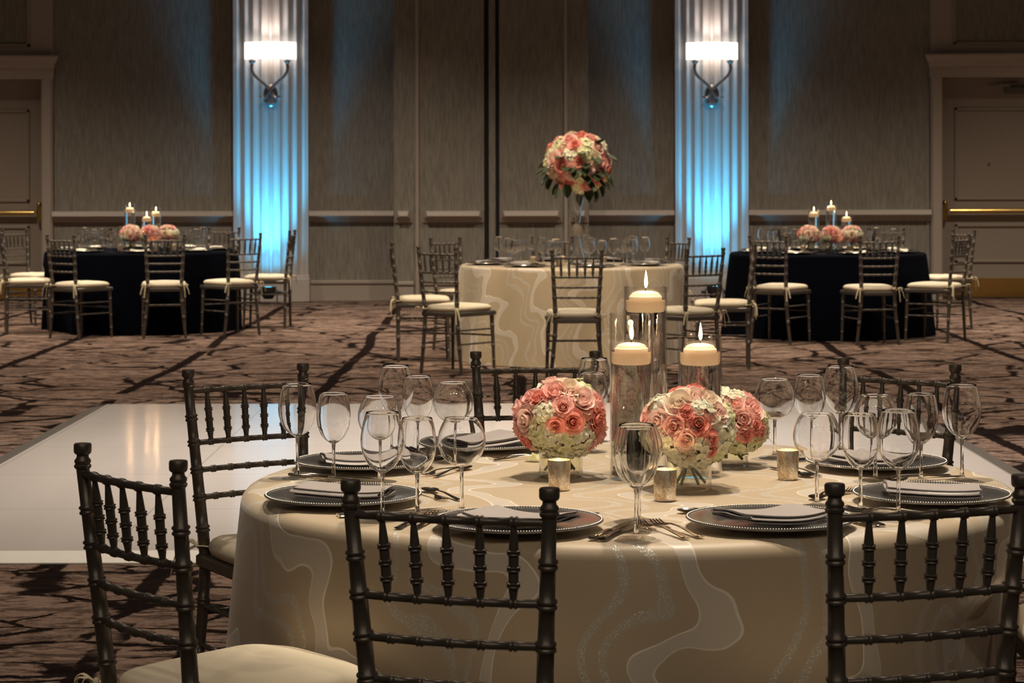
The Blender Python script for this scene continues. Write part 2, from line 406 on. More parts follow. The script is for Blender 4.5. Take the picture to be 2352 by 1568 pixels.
# doors
def frame_mesh(x0, x1, z0, z1, y, wd=.03, dp=.02):
    mb = MB()
    for a in ((x0, x1, y - dp, y, z1 - wd, z1), (x0, x1, y - dp, y, z0, z0 + wd), (x0, x0 + wd, y - dp, y, z0, z1), (x1 - wd, x1, y - dp, y, z0, z1)): mb.box(*a, bev=.006)
    return mb.mesh('moulding', M['doorpaint'], sharp=35)
def door(name, d0, d1, hinge_sign, label, n):
    yd = WY + .22
    mb = MB(); mb.box(d0, d1, yd, yd + .06, .01, DTOP)
    o = struct(name, mb.mesh('door', M['doorpaint'], smooth=False), label)
    ins = .19
    # edge facing the middle of the room is where the latch is
    a, b = (d0 + ins, d1 - ins)
    struct('upper_moulding', frame_mesh(a, b, wz(462), wz(248), yd, .035), None, o)
    struct('lower_moulding', frame_mesh(a, b, .42, wz(517), yd, .035), None, o)
    zb = wz(487)
    m2 = MB(); m2.tube([(d0 + .12, yd - .075, zb), (d1 - .12, yd - .075, zb)], .028, 12)
    pb = link('push_bar', m2.mesh('push_bar', M['brass']), o); pb['label'] = 'brass push bar'
    for xx in (d0 + .06, d1 - .06):
        m3 = MB(); m3.box(xx - .035, xx + .035, yd - .10, yd, zb - .10, zb + .12, bev=.012); m3.lathe(smooth_prof([(0, .03), (.03, .02), (.034, -.01), (0, -.04)], 3), 12, (xx, yd - .085, zb + .1))
        link('bar_bracket', m3.mesh('bar_bracket', M['brass']), pb)
    m4 = MB(); m4.box(d0 + .03, d1 - .03, yd - .006, yd, .02, .24)
    link('kick_plate', m4.mesh('kick_plate', M['brass'], smooth=False), o)
    m5 = MB(); xm = d0 + (d1 - d0)*.36; m5.box(xm, xm + .32, yd - .07, yd, wz(216), wz(200), bev=.008); m5.tube([(xm + .05, yd - .06, wz(198)), (xm - .22, yd - .16, wz(196)), (xm + .15, yd - .02, wz(190))], .012, 8)
    link('door_closer', m5.mesh('door_closer', M['bronze']), o)
    m6 = MB(); m6.lathe([(0, 0), (.015, 0), (.015, .01), (0, .012)], 12)
    ph = link('peephole', m6.mesh('peephole', M['bronze']), o, (d0 + (d1-d0)*.275, yd, wz(379))); ph.rotation_euler = (R(90), 0, 0)
    # casing, cornice and transom panel
    x0, x1 = d0 - .13, d1 + .13
    mb = MB()
    for u0, u1 in ((x0, d0), (d1, x1)):
        mb.box(u0, u1, WY - .05, WY + .28, 0, DTOP + .02, bev=.006)
        mb.box(u0 + .015, u1 - .015, WY - .065, WY - .04, 0, DTOP, bev=.004)
    struct('trim_%d' % n, mb.mesh('casing', M['paint'], sharp=35), 'painted casing around the %s door' % name_side[name])
    mb = MB()
    z0, z1 = wz(180), wz(126)
    prof = [(0, z0), (-.06, z0), (-.06, z0 + .12), (-.085, z0 + .13), (-.10, z0 + .17), (-.17, z1 - .05), (-.19, z1 - .02), (-.18, z1), (0, z1)]
    mb.rings([[(x - s*(.01 + max(0, -y - .05)*.6), WY + y, z) for y, z in prof] for x, s in ((x0, 1), (x1, -1))])
    struct('trim_%d' % (n+1), mb.mesh('cornice', M['paint'], sharp=25), 'cornice above the %s door' % name_side[name])
    mb = MB()
    mb.box(x0, x1, WY - .04, WY, z1, ZC); 
    mb2 = MB()
    o2 = struct('trim_%d' % (n+2), mb.mesh('transom', M['paint'], smooth=False), 'panelled transom above the %s door cornice' % name_side[name])
    struct('moulding', frame_mesh(x0 + .255, x1 - .255, wz(106), ZC - .3, WY - .04, .04, .03), None, o2)
    mi = MB(); mi.box(x0 + .29, x1 - .29, WY - .043, WY - .03, wz(98), ZC - .34); struct('panel', mi.mesh('panel', M['wall'], smooth=False), None, o2)
    return n + 3
name_side = {'door_1': 'left', 'door_2': 'right'}
n = door('door_1', dl0, dl1, 1, 'taupe panelled door with brass push bar behind the left black table', n)
n = door('door_2', dr0, dr1, -1, 'taupe panelled door with brass push bar behind the right black table', n)

# ------------------------------------------------------------------ dance floor
def dance_floor():
    y0, y1, x0, x1, h = 8.42, 14.05, -2.5, 2.33, .028
    t_ = thing('dance_floor', 'glossy white portable dance floor behind the front table', 'dance floor', (0, 0, 0))
    mb = MB(); mb.box(x0, x1, y0 + .1, y1, .002, h); link('panel_surface', mb.mesh('panel_surface', M['gloss'], smooth=False), t_)
    for s_, (xa, xb) in ((-1, (x0 - .11, x0)), (1, (x1, x1 + .11))):
        mb = MB(); lo, hi = .004, h
        za, zb_ = (lo, hi) if s_ < 0 else (hi, lo)
        mb.add([(xa, y0, 0.001), (xb, y0, 0.001), (xb, y1, 0.001), (xa, y1, 0.001), (xa, y0, za), (xb, y0, zb_), (xb, y1, zb_), (xa, y1, za)], [(3,2,1,0),(4,5,6,7),(0,1,5,4),(1,2,6,5),(2,3,7,6),(3,0,4,7)])
        e = link('edge_ramp', mb.mesh('edge_ramp', M['edging'], smooth=False), t_); e['label'] = 'grey side ramp'
    mb = MB(); mb.add([(x0, y0-.04, 0.001), (x1, y0-.04, 0.001), (x1, y0 + .1, 0.001), (x0, y0 + .1, 0.001), (x0, y0-.04, .006), (x1, y0-.04, .006), (x1, y0 + .1, h), (x0, y0 + .1, h)], [(3,2,1,0),(4,5,6,7),(0,1,5,4),(1,2,6,5),(2,3,7,6),(3,0,4,7)])
    e = link('edge_ramp', mb.mesh('edge_ramp', M['edging_white'], smooth=False), t_); e['label'] = 'white front ramp'
dance_floor()

# ------------------------------------------------------------------ wall lamps and uplights
def sconce(cx, yf, py, label):
    z = zat(py, yf)           # z of the shade's lower edge
    k = yf / F
    t_ = thing('wall_sconce', label, 'wall lamp', (cx, yf, z), 0, 'wall lamps on the columns')
    a = .295; d_ = .15; hh = .19
    mb = MB(); arc = [(a*math.cos(PI + PI*i/28), d_*math.sin(PI + PI*i/28) - .02) for i in range(29)]
    inner = [((a-.006)*math.cos(PI + PI*i/28), (d_-.006)*math.sin(PI + PI*i/28) - .02) for i in reversed(range(29))]
    ring = arc + inner
    mb.rings([[(x, y, zz) for x, y in ring] for zz in (0, hh)]); link('lamp_shade', mb.mesh('lamp_shade', M['shade'], sharp=40), t_)
    for s_ in (-1, 1):
        pts = [(s_*.20, -.10, -.055), (s_*.205, -.10, -.12), (s_*.17, -.09, -.19), (s_*.06, -.075, -.29), (0, -.07, -.36), (-s_*.03, -.07, -.41), (-s_*.075, -.075, -.445), (-s_*.125, -.085, -.43)]
        pts = smooth3(pts); mb = MB(); mb.tube(pts, [.020 - .005*i/(len(pts)-1) for i in range(len(pts))], 8)
        arm = link('arm', mb.mesh('arm', M['bronze']), t_)
        mb = MB(); mb.lathe([(0, -.06), (.018, -.058), (.038, -.03), (.042, -.018), (.012, -.015), (.012, .03), (0, .03)], 14, (s_*.20, -.10, 0)); link('cup', mb.mesh('cup', M['bronze']), arm)
    mb = MB(); ov = [(math.cos(2*PI*i/28)*.085, math.sin(2*PI*i/28)*.135) for i in range(28)]
    mb.rings([[(x*s_, y, zz*s_ - .415) for x, zz in ov] for s_, y in ((1, 0), (1, -.012), (.9, -.028), (.55, -.04))]); bp = link('back_plate', mb.mesh('back_plate', M['bronze']), t_)
    for s_ in (-1, 1):
        mb = MB(); mb.lathe([(0, .012), (.008, .01), (.012, 0), (.012, -.01)], 10); q = link('screw', mb.mesh('screw', M['steel']), bp, (s_*.045, -.03, -.495)); q.rotation_euler = (R(90), 0, 0)
def smooth3(pts, sub=5):
    out = []
    for i in range(len(pts)-1):
        p0, p1, p2, p3 = pts[max(i-1, 0)], pts[i], pts[i+1], pts[min(i+2, len(pts)-1)]
        for k in range(sub):
            u = k/sub
            out.append(tuple(.5*((2*b) + (c-a)*u + (2*a-5*b+4*c-d)*u*u + (3*b-a-3*c+d)*u**3) for a, b, c, d in zip(p0, p1, p2, p3)))
    out.append(tuple(pts[-1])); return out
sconce(PCL[0], PCL[1], 135, 'lit wall lamp with half drum shade on the left column')
sconce(PCR[0], PCR[1], 138, 'lit wall lamp with half drum shade on the right column')
def uplight(cx, y, label):
    t_ = thing('uplight', label, 'uplight', (cx, y, 0), 0, 'blue uplights at the columns')
    mb = MB(); mb.box(-.10, .10, -.02, .02, .0, .012, bev=.004); mb.box(-.105, -.095, -.02, .02, .0, .16); mb.box(.095, .105, -.02, .02, 0, .16); link('bracket', mb.mesh('bracket', M['rubber'], sharp=35), t_)
    mb = MB(); mb.lathe([(0, .05), (.05, .05), (.075, .09), (.088, .14), (.09, .19), (.082, .19), (.08, .178), (0, .178)], 20); link('housing', mb.mesh('housing', M['rubber']), t_)
    mb = MB(); mb.lathe([(0, .181), (.079, .181), (.079, .184), (0, .186)], 20); link('lens', mb.mesh('lens', M['led']), t_)
    for s_ in (-1, 1):
        mb = MB(); mb.tube([(s_*.105, 0, .12), (s_*.15, 0, .12)], .022, 10); link('knob', mb.mesh('knob', M['rubber']), t_)
uplight(PCL[0], PCL[1] - .30, 'blue uplight on the carpet before the left column')
uplight(PCR[0], PCR[1] - .30, 'blue uplight on the carpet before the right column')

# ------------------------------------------------------------------ chairs
def ringed(rfn, rings, half, b):
    """(t, r) profile with pairs of raised rings"""
    pr = [(0.0, rfn(0)), (1.0, rfn(1))]
    for t_ in rings:
        for dt, e in ((-1, 0), (-.72, 1), (-.35, 1), (0, .12), (.35, 1), (.72, 1), (1, 0)):
            q = t_ + dt*half; pr.append((q, rfn(q) + b*e))
    for i in range(1, 12): 
        q = i/12
        if all(abs(q - r_) > half*1.4 for r_ in rings): pr.append((q, rfn(q)))
    return sorted(p for p in pr if 0 <= p[0] <= 1)
def post_xy(z):        # half-width and forward offset of a back post
    if z > .44:
        s_ = (z - .44)/.48; return .145 + .028*s_**1.1, .050*(1 - s_)
    s_ = (.44 - z)/.44; return .145 + .04*s_**1.3, .050 + .0*s_
def lerp_path(fn, prof, seg):
    mb = MB(); mb.tube([fn(t_) for t_, r in prof], [r for t_, r in prof], seg); return mb
def chair_parts(t_, seatmat, seg=12):
    C_ = M['chair']
    for s_ in (-1, 1):
        ztop = .878
        prof = ringed(lambda q: .0122 + .0034*math.sin(min(1, q*1.7)*PI/2) - (.006*max(0, q - .5)), [(.878 - z)/.878 for z in (.80, .735, .665, .595, .515, .33, .19)], .0105, .0036)
        fn = lambda q: ((lambda a: (s_*a[0], a[1], .878*(1 - q)))(post_xy(.878*(1 - q))))
        mb = lerp_path(fn, prof, seg)
        a = post_xy(.878)
        fin = [(.0122, 0), (.0155, .003), (.0165, .007), (.0135, .010), (.0155, .013), (.0155, .017), (.0115, .022), (.0112, .027), (.0155, .030), (.0168, .034), (.0168, .046), (.0150, .0485), (0, .0495)]
        p = link('back_post', mb.mesh('back_post', C_, sharp=60), t_)
        m2 = MB(); m2.lathe(fin, seg + 4, (s_*a[0], a[1], .876)); link('finial', m2.mesh('finial', C_, sharp=40), p)
    bow = .016
    def rail(z):
        a, y = post_xy(z)
        fn = lambda q: (-a + 2*a*q, y - bow*4*q*(1-q), z)
        mb = lerp_path(fn, ringed(lambda q: .0072, [(k + 1)/6 for k in range(5)], .023, .0024), 10)
        link('back_rail', mb.mesh('back_rail', C_, sharp=60), t_)
    for z in (.868, .735, .665, .595): rail(z)
    a1, y1 = post_xy(.868); a0, y0 = post_xy(.735)
    prof = [(0, .0048), (.08, .0052), (.3, .0082)]
    for q in (.37, .57, .77): prof += [(q - .035, .0085), (q - .026, .0116), (q - .012, .0116), (q, .009), (q + .012, .0116), (q + .026, .0116), (q + .035, .0088)]
    prof += [(.84, .0078), (1, .0048)]
    for k in range(5):
        q = (k + 1)/6; b_ = bow*4*q*(1-q)
        p1 = Vector((-a1 + 2*a1*q, y1 - b_, .868)); p0 = Vector((-a0 + 2*a0*q, y0 - b_, .735))
        mb = lerp_path(lambda u: p1.lerp(p0, u), prof, 10); link('spindle', mb.mesh('spindle', C_, sharp=60), t_)
    # front legs
    for s_ in (-1, 1):
        prof = ringed(lambda q: .0165 - .006*q, [.22, .55, .8], .012, .0022)
        mb = lerp_path(lambda q: (s_*(.178 + .012*q), .425 + .015*q, .44*(1 - q)), prof, seg); link('front_leg', mb.mesh('front_leg', C_, sharp=60), t_)
    # seat frame
    mb = MB(); out = [(-.165, .035), (.165, .035), (.203, .445), (-.203, .445)]
    def sq(ins, z): return [(x - math.copysign(ins, x), y + (ins if y < .2 else -ins), z) for x, y in out]
    mb.rings([sq(.006, .418), sq(0, .424), sq(0, .446), sq(.006, .452)]); link('seat', mb.mesh('seat', C_, sharp=30), t_)
    # stretchers
    rr = lambda p0, p1: lerp_path(lambda q: Vector(p0).lerp(Vector(p1), q), ringed(lambda q: .0068, [.25, .5, .75], .018, .0015), 8)
    for z in (.32, .22):
        for s_ in (-1, 1):
            a, y = post_xy(z); fx = .178 + .012*(1 - z/.44)
            link('stretcher', rr((s_*a, y, z), (s_*fx, .425 + .015*(1 - z/.44), z)).mesh('stretcher', C_, sharp=60), t_)
    link('stretcher', rr((-.185, .43, .27), (.185, .43, .27)).mesh('stretcher', C_, sharp=60), t_)
    a, y = post_xy(.30); link('stretcher', rr((-a, y, .30), (a, y, .30)).mesh('stretcher', C_, sharp=60), t_)
    # cushion with ribbon ties
    mb = MB(); cyy, hl = .245, .205
    def outline(sc_, z, nn=48, wob=0.0):
        o_ = []
        for i in range(nn):
            th = 2*PI*i/nn; c_, s2 = math.cos(th), math.sin(th)
            e = .42
            px_, py_ = math.copysign(abs(c_)**e, c_), math.copysign(abs(s2)**e, s2)
            hw = .183 + .024*py_
            o_.append((px_*hw*sc_, cyy + py_*hl*sc_, z + wob*math.sin(5*th)))
        return o_
    lay = [(.90, .452), (.97, .456), (1.0, .466), (1.012, .474), (1.0, .482), (.965, .491), (.90, .4975), (.75, .502), (.5, .506), (.2, .508)]
    mb.rings([outline(s_, z, wob=.0015) for s_, z in lay])
    cu = link('seat_cushion', mb.mesh('seat_cushion', M[seatmat], sharp=50), t_)
    for s_ in (-1, 1):
        a, y = post_xy(.475); mb = MB(); ctr = Vector((s_*a, y, .472))
        mb.tube([ctr + Vector((.021*math.cos(2*PI*i/14), .021*math.sin(2*PI*i/14), .002*math.sin(i))) for i in range(15)], .005, 6, flat=.5)
        kb = ctr + Vector((s_*.012, -.02, 0))
        for dx, dy, dz in ((s_*.055, -.035, -.075), (s_*.02, -.03, -.105)):
            mb.tube(smooth3([kb, kb + Vector((dx*.4, dy*.7, .012)), kb + Vector((dx*.8, dy, dz*.4)), kb + Vector((dx, dy*1.05, dz))], 4), .0055, 6, flat=.35)
        for dx in (-.02, .03): mb.tube(smooth3([kb, kb + Vector((dx*s_, -.012, .016)), kb + Vector((dx*1.5*s_, -.02, .002)), kb + Vector((dx*.6*s_, -.014, -.01)), kb], 4), .005, 6, flat=.4)
        link('tie', mb.mesh('tie', M['ribbon'], sharp=60), cu)
chair0 = thing('banquet_chair', '', 'chair'); chair_parts(chair0, 'cushion'); chair0_free = [True]
def chair(px, Y, fx, fy, label, group, X=None):
    """finial midpoint at column px and distance Y, facing (fx, fy)"""
    x = at(px, Y) if X is None else X
    rz = math.atan2(fy, fx) - PI/2
    if chair0_free[0]:
        chair0_free[0] = False; o = chair0; o.location = (x, Y, 0); o.rotation_euler = (0, 0, rz); o['label'] = label; o['group'] = group; return o
    return dup(chair0, (x, Y, 0), rz, label, group)

# table centres
T1, R1 = (at(1440, 5.06), 5.06), .855
TM, RM = (at(1312, 17.9), 17.9), .88
TL, RL = (at(325, 21.5), 21.5), .905
TR, RR = (at(1900, 20.6), 20.6), .885

g = 'chairs around the front table'
chair(0, 4.13, .77, .64, 'dark chair nearest the camera on the left, cushion out in the open', g, X=-.700)
chair(0, 6.00, .57, -.82, 'dark chair at the left edge of the front table, before the white dance floor', g, X=-.703)
chair(0, 6.50, .03, -1, 'dark chair behind the pink flowers on the far side of the front table', g, X=.066)
chair(0, 6.12, -.63, -.77, 'dark chair at the far right of the front table behind the wine glasses', g, X=1.04)
chair(0, 3.685, .30, .95, 'dark chair with its back to the camera at the front middle of the front table', g, X=-.105)
chair(0, 3.73, -.30, .95, 'dark chair with its back to the camera at the bottom right corner', g, X=.685)
chair(0, 4.75, -1, .03, 'dark chair at the right edge of the photo, only a cushion corner showing', g, X=1.50)
g = 'chairs around the middle table'
chair(899, 17.7, 1, .06, 'chair seen side on at the left of the middle champagne table', g)
chair(1003, 16.4, .58, .81, 'chair at the front left of the middle champagne table', g)
chair(1325, 15.6, -.03, 1, 'chair with its back to the camera at the front of the middle champagne table', g)
chair(1620, 15.9, -.60, .80, 'chair at the front right of the middle champagne table, before the right column', g)
chair(1733, 17.05, -1, .08, 'chair seen side on at the right of the middle champagne table', g)
chair(1022, 18.95, .72, -.69, 'chair at the back left of the middle champagne table', g)
chair(1268, 19.3, .15, -1, 'chair at the back of the middle champagne table below the flower ball', g)
chair(1558, 18.9, -.88, -.47, 'chair at the back right of the middle champagne table', g)
g = 'chairs around the left black table'
chair(138, 20.12, .58, .81, 'chair at the front left of the left black table', g)
chair(378, 20.1, -.17, .98, 'chair with its back to the camera at the front of the left black table', g)
chair(562, 20.5, -.62, .78, 'chair at the front right of the left black table', g)
chair(672, 21.7, -1, .05, 'chair seen side on before the left blue column', g)
chair(515, 23.1, -.35, -.94, 'chair at the back right of the left black table', g)
chair(218, 23.1, .3, -.95, 'chair at the back of the left black table behind its wine glasses', g)
chair(33, 22.3, .86, -.5, 'chair by the left door at the back left of the left black table', g)
chair(2, 20.95, .97, .24, 'chair cut by the left edge of the photo at the left black table', g)
g = 'chairs around the right black table'
chair(1763, 19.35, .52, .85, 'chair at the front left of the right black table', g)
chair(2020, 19.15, -.17, .98, 'chair with its back to the camera at the front of the right black table', g)
chair(2208, 19.65, -.82, .57, 'chair at the right of the right black table, nearer of the two overlapping ones', g)
chair(2214, 21.4, -.88, -.4, 'chair at the right of the right black table, farther of the two overlapping ones', g)
chair(1815, 22.2, .25, -.97, 'chair at the back left of the right black table behind its wine glasses', g)
chair(2035, 22.2, -.25, -.97, 'chair at the back right of the right black table behind its wine glasses', g)

# ------------------------------------------------------------------ tablecloths
def cloth_mesh(Rr, seed, amp=1.0, nth=240, dents=()):
    rnd = random.Random(seed); mb = MB()
    ph = [rnd.uniform(0, 6.28) for _ in range(6)]
    prof = [(Rr*q, TZ, Rr*q) for q in (0.001, .25, .5, .7, .85, .93)]
    rad = .03
    for k in range(6):
        a = PI/2*k/5; prof.append((Rr - rad + rad*math.sin(a), TZ - rad + rad*math.cos(a), Rr - rad + rad*a))
    s0 = Rr - rad + rad*PI/2; zs = TZ - rad
    nd = 22
    for k in range(1, nd + 1):
        q = k/nd; prof.append((Rr, zs - (zs - .004)*q, s0 + (zs - .004)*q))
    rings = []
    for j, (r, z, s_) in enumerate(prof):
        q = max(0, (zs - z)/(zs - .004)) if z < zs else 0
        ring = []
        for i in range(nth):
            th = 2*PI*i/nth
            f = .5 + .5*math.sin(11*th + ph[0] + .8*math.sin(3*th + ph[1])); f2 = .5 + .5*math.sin(17*th + ph[2] + .6*math.sin(2*th + ph[3])); f3 = math.sin(5*th + ph[4])
            fold = (.035*q + amp*q**.8*(.040*f**1.5 + .022*f2 + .012*f3))
            rr = r + fold
            if z < .60:
                k_ = min(1, (.60 - z)/.08)
                for ta, hw_, rm in dents:
                    d_ = abs((th - ta + PI) % (2*PI) - PI)
                    if d_ < 1.5 and rr > rm - .25:
                        lim = rm/max(.3, math.cos(min(d_, hw_)))
                        if lim < rr:
                            b_ = 1 if d_ <= hw_ else max(0, 1 - (d_ - hw_)/(hw_*.5))
                            b_ = b_*b_*(3 - 2*b_)*k_
                            rr += (lim - rr)*b_
            ring.append((rr*math.cos(th), rr*math.sin(th), z + (.0015*math.sin(4*th + r*30 + ph[5])*(r/Rr) if z >= TZ - 1e-6 and r > Rr*.5 else 0)))
        rings.append(ring)
    mb.rings(rings, cap0=True, cap1=False)
    # cap0 polygon order is reversed for upward winding; uv is the unrolled fabric
    for j, (r, z, s_) in enumerate(prof):
        for i in range(nth):
            th = 2*PI*i/nth; mb.uv[j*nth + i] = (s_*math.cos(th), s_*math.sin(th))
    mb.f = [tuple(reversed(f)) for f in mb.f]
    return mb
def cloth(T, Rr, seed, mat, label, amp=1.0):
    dents = []
    for ch in [o for o in COL.objects if o.name.startswith('banquet_chair')]:
        fx, fy = -math.sin(ch.rotation_euler.z), math.cos(ch.rotation_euler.z)
        cx, cy_ = ch.location.x + fx*.462 - T[0], ch.location.y + fy*.462 - T[1]; d_ = math.hypot(cx, cy_)
        if d_ > 1.3: continue
        # distance of the seat's front edge line and its corners
        cs = [(cx + fy*s_*.215, cy_ - fx*s_*.215) for s_ in (-1, 0, 1)]
        rm = min(math.hypot(*q) for q in cs) - .02
        dents.append((math.atan2(cy_, cx), .30/max(.6, d_), rm))
    o = link('tablecloth', cloth_mesh(Rr, seed, amp, dents=dents).mesh('tablecloth', M[mat], sharp=0), None, (T[0], T[1], 0))
    return tag(o, label, 'tablecloth', 'round table cloths')
cloth(T1, R1, 3, 'cloth', 'champagne cloth with wavy sheer bands on the front round table', .55)
cloth(TM, RM, 12, 'cloth', 'champagne cloth on the middle round table under the tall flower ball', 1.7)
cloth(TL, RL, 21, 'navy', 'black cloth to the floor on the left round table', .8)
cloth(TR, RR, 33, 'navy', 'black cloth to the floor on the right round table', .8)

# ------------------------------------------------------------------ glasses
GL = {
 'tall':    dict(h=.215, foot=.036, stem=.094, bowl=[(.0045, .094), (.014, .099), (.028, .111), (.0385, .130), (.0432, .152), (.0425, .172), (.0385, .194), (.0325, .215)]),
 'small':   dict(h=.198, foot=.034, stem=.084, bowl=[(.0045, .084), (.013, .089), (.025, .100), (.0345, .119), (.0382, .140), (.0378, .160), (.0345, .182), (.0305, .198)]),
 'balloon': dict(h=.192, foot=.038, stem=.094, bowl=[(.0045, .094), (.016, .0975), (.032, .107), (.0445, .124), (.0490, .143), (.0465, .163), (.0400, .180), (.0325, .192)]),
}
def glass_parts(kind, seg, sub=4):
    G = GL[kind]; th = .0011
    b = smooth_prof(G['bowl'], sub)
    inner = [(max(0, r - th), z + (.004 if i < sub else 0.0)) for i, (r, z) in enumerate(b)]
    bowl = MB(); bowl.lathe([(0.0005, G['stem'])] + b + [(b[-1][0] - th*.5, b[-1][1] + .0006)] + list(reversed(inner)) + [(.0005, G['stem'] + .0045)], seg, cap0=True, cap1=True)
    st = smooth_prof([(.0060, .010), (.0042, .022), (.0036, .05), (.0038, G['stem'] - .012), (.0046, G['stem'] - .0005)], 3)
    stem = MB(); stem.lathe(st, max(8, seg//2), cap0=True, cap1=True)
    ft = MB(); ft.lathe([(.0005, 0.0003), (G['foot'], 0.0003), (G['foot'] + .0004, .0010), (G['foot'] - .001, .0018), (.022, .0036), (.010, .0068), (.0060, .0098), (.0005, .0098)], seg, cap0=True, cap1=True)
    return bowl, stem, ft
GROOT = {}
def wine_glass(kind, x, y, label, group, z=TZ):
    if kind not in GROOT:
        t_ = thing('wine_glass', label, 'wine glass', (x, y, z), 0, group); b, s_, f_ = glass_parts(kind, 40)
        link('bowl', b.mesh('bowl', M['glass'], sharp=60), t_); link('stem', s_.mesh('stem', M['stem'], sharp=60), t_); link('foot', f_.mesh('foot', M['foot'], sharp=50), t_)
        GROOT[kind] = t_; return t_
    return dup(GROOT[kind], (x, y, z), random.uniform(0, 6), label, group)
GM = {}
def far_glass(kind, x, y, label, group, z=TZ):
    if kind not in GM:
        b, s_, f_ = glass_parts(kind, 18, 2); mb = MB()
        for q in (b, s_, f_): mb.add(q.v, q.f)
        GM[kind] = mb.mesh('wine_glass', M['glass'], sharp=60)
    return tag(link('wine_glass', GM[kind], None, (x, y, z)), label, 'wine glass', group)
KN = {'tall': 'tall tulip', 'small': 'smaller tulip', 'balloon': 'round balloon'}

SET = {'A': 'the near left chair', 'B': 'the chair before the dance floor', 'C': 'the far side chair', 'D': 'the far right chair', 'E': 'the front middle chair', 'F': 'the bottom right chair', 'G': 'the chair at the right edge', 'K': 'the setting behind the candles'}
g1 = 'wine glasses on the front table'
for k, s_, x, y in [('tall', 'C', -.29, 5.647), ('small', 'C', -.23, 5.544), ('balloon', 'C', -.141, 5.433),
                    ('tall', 'B', at(682, 5.154), 5.154), ('small', 'B', at(765, 5.11), 5.11), ('balloon', 'B', at(871, 5.09), 5.09),
                    ('tall', 'A', at(877, 4.52), 4.52), ('small', 'A', at(957, 4.57), 4.57), ('balloon', 'A', at(1059, 4.62), 4.62),
                    ('tall', 'K', .211, 5.86), ('small', 'K', .198, 5.63),
                    ('tall', 'E', at(1460, 4.283), 4.283), ('small', 'E', at(1466, 4.39), 4.39), ('balloon', 'E', at(1464, 4.506), 4.506),
                    ('tall', 'F', at(2062, 4.541), 4.541), ('small', 'F', at(1975, 4.63), 4.63), ('balloon', 'F', at(1875, 4.70), 4.70),
                    ('balloon', 'G', at(2009, 5.095), 5.095), ('small', 'G', at(2114, 5.07), 5.07), ('tall', 'G', at(2208, 5.095), 5.095),
                    ('balloon', 'D', at(1778, 5.50), 5.50), ('small', 'D', at(1859, 5.555), 5.555), ('tall', 'D', at(1930, 5.61), 5.61)]:
    wine_glass(k, x, y, '%s wine glass at the place of %s, front table' % (KN[k], SET[s_]), g1)

# ------------------------------------------------------------------ plates, napkins, cutlery
def plate_mesh():
    mb = MB()
    mb.lathe([(.001, .004), (.085, .003), (.10, .006), (.150, .0135), (.160, .0150), (.1635, .0165), (.1650, .0185), (.1640, .0200), (.1605, .0195), (.150, .0178), (.115, .0125), (.104, .0085), (.096, .0066), (.001, .006)], 72, cap0=True, cap1=True)
    return mb.mesh('plate_body', M['silver'], sharp=50)
def bead_mesh():
    mb = MB(); nb = 190
    for i in range(nb):
        a = 2*PI*i/nb; mb.lathe([(.0003, -.0018), (.0016, -.0010), (.0021, .0002), (.0015, .0014), (.0003, .0020)], 6, (.1615*math.cos(a), .1615*math.sin(a), .0200), True, True)
    return mb.mesh('beaded_rim', M['bead'], sharp=0)
PM, BM = plate_mesh(), bead_mesh()
def napkin_mesh(seed, wd=.19, dp=.115, mat='napkin', layers=4):
    rnd = random.Random(seed); mb = MB(); pts = []; th = .0024; gap = .0046
    for l in range(layers):
        z = .003 + l*gap; y0, y1 = -dp/2 + rnd.uniform(-.004, .004), dp/2 + rnd.uniform(-.004, .004)
        seq = [(y0 + (y1-y0)*k/6, z + .0012*math.sin(k*1.3 + l)) for k in range(7)]
        if l % 2: seq.reverse()
        pts += seq
        if l < layers - 1:
            ye = seq[-1][0]; sg = 1 if ye > 0 else -1
            pts += [(ye + sg*.0035, z + gap*.2), (ye + sg*.0048, z + gap*.5), (ye + sg*.0035, z + gap*.8)]
    ring = []
    P = [Vector((0, y, z)) for y, z in pts]; up, dn = [], []
    for i, p in enumerate(P):
        tg = (P[min(i+1, len(P)-1)] - P[max(i-1, 0)]).normalized(); nr = Vector((0, -tg.z, tg.y))
        up.append(p + nr*th/2); dn.append(p - nr*th/2)
    loop = up + dn[::-1]; nx = 14; ph = rnd.uniform(0, 6)
    rings = []
    for i in range(nx + 1):
        q = i/nx; x = -wd/2 + wd*q
        lift = .0035*math.sin(3.0*q + ph) + .007*(2*q - 1)**2
        e = 1 if 0 < i < nx else .985
        rings.append([(x + .004*math.sin(p.z*400), p.y*e + .004*math.sin(5*q + ph), p.z + lift + .004) for p in loop])
    mb.rings(rings); return mb.mesh('napkin', M[mat], sharp=50)
NM = [napkin_mesh(s_) for s_ in (1, 2, 3)]
NC = napkin_mesh(9, .17, .11, 'napkin_cream')
def strip(sections, thick):
    """flat cutlery body: sections of (y, halfwidth, z)"""
    mb = MB(); rings = []
    for y, hw, z in sections:
        rings.append([(-hw, y, z), (-hw*.6, y, z + thick*.5), (hw*.6, y, z + thick*.5), (hw, y, z), (hw*.6, y, z - thick*.5), (-hw*.6, y, z - thick*.5)])
    mb.rings(rings); return mb
HAND = [(-.10, .0065, .003), (-.098, .0085, .003), (-.085, .0080, .0035), (-.05, .0055, .006), (-.01, .0035, .0095), (.03, .0032, .010)]
def fork_mesh(L=1.0):
    mb = strip(HAND + [(.042, .005, .0085), (.05, .0105, .006), (.06, .0125, .004), (.066, .0125, .0035)], .0026)
    for k in range(4):
        x = -.0105 + .007*k; mb.tube([(x, .064, .0038), (x, .08, .003), (x, .095, .0055), (x*.95, .105, .009)], [.0022, .0019, .0016, .0008], 6)
    me = mb.mesh('fork', M['steel'], sharp=50); me.transform(Matrix.Scale(L, 4)); return me
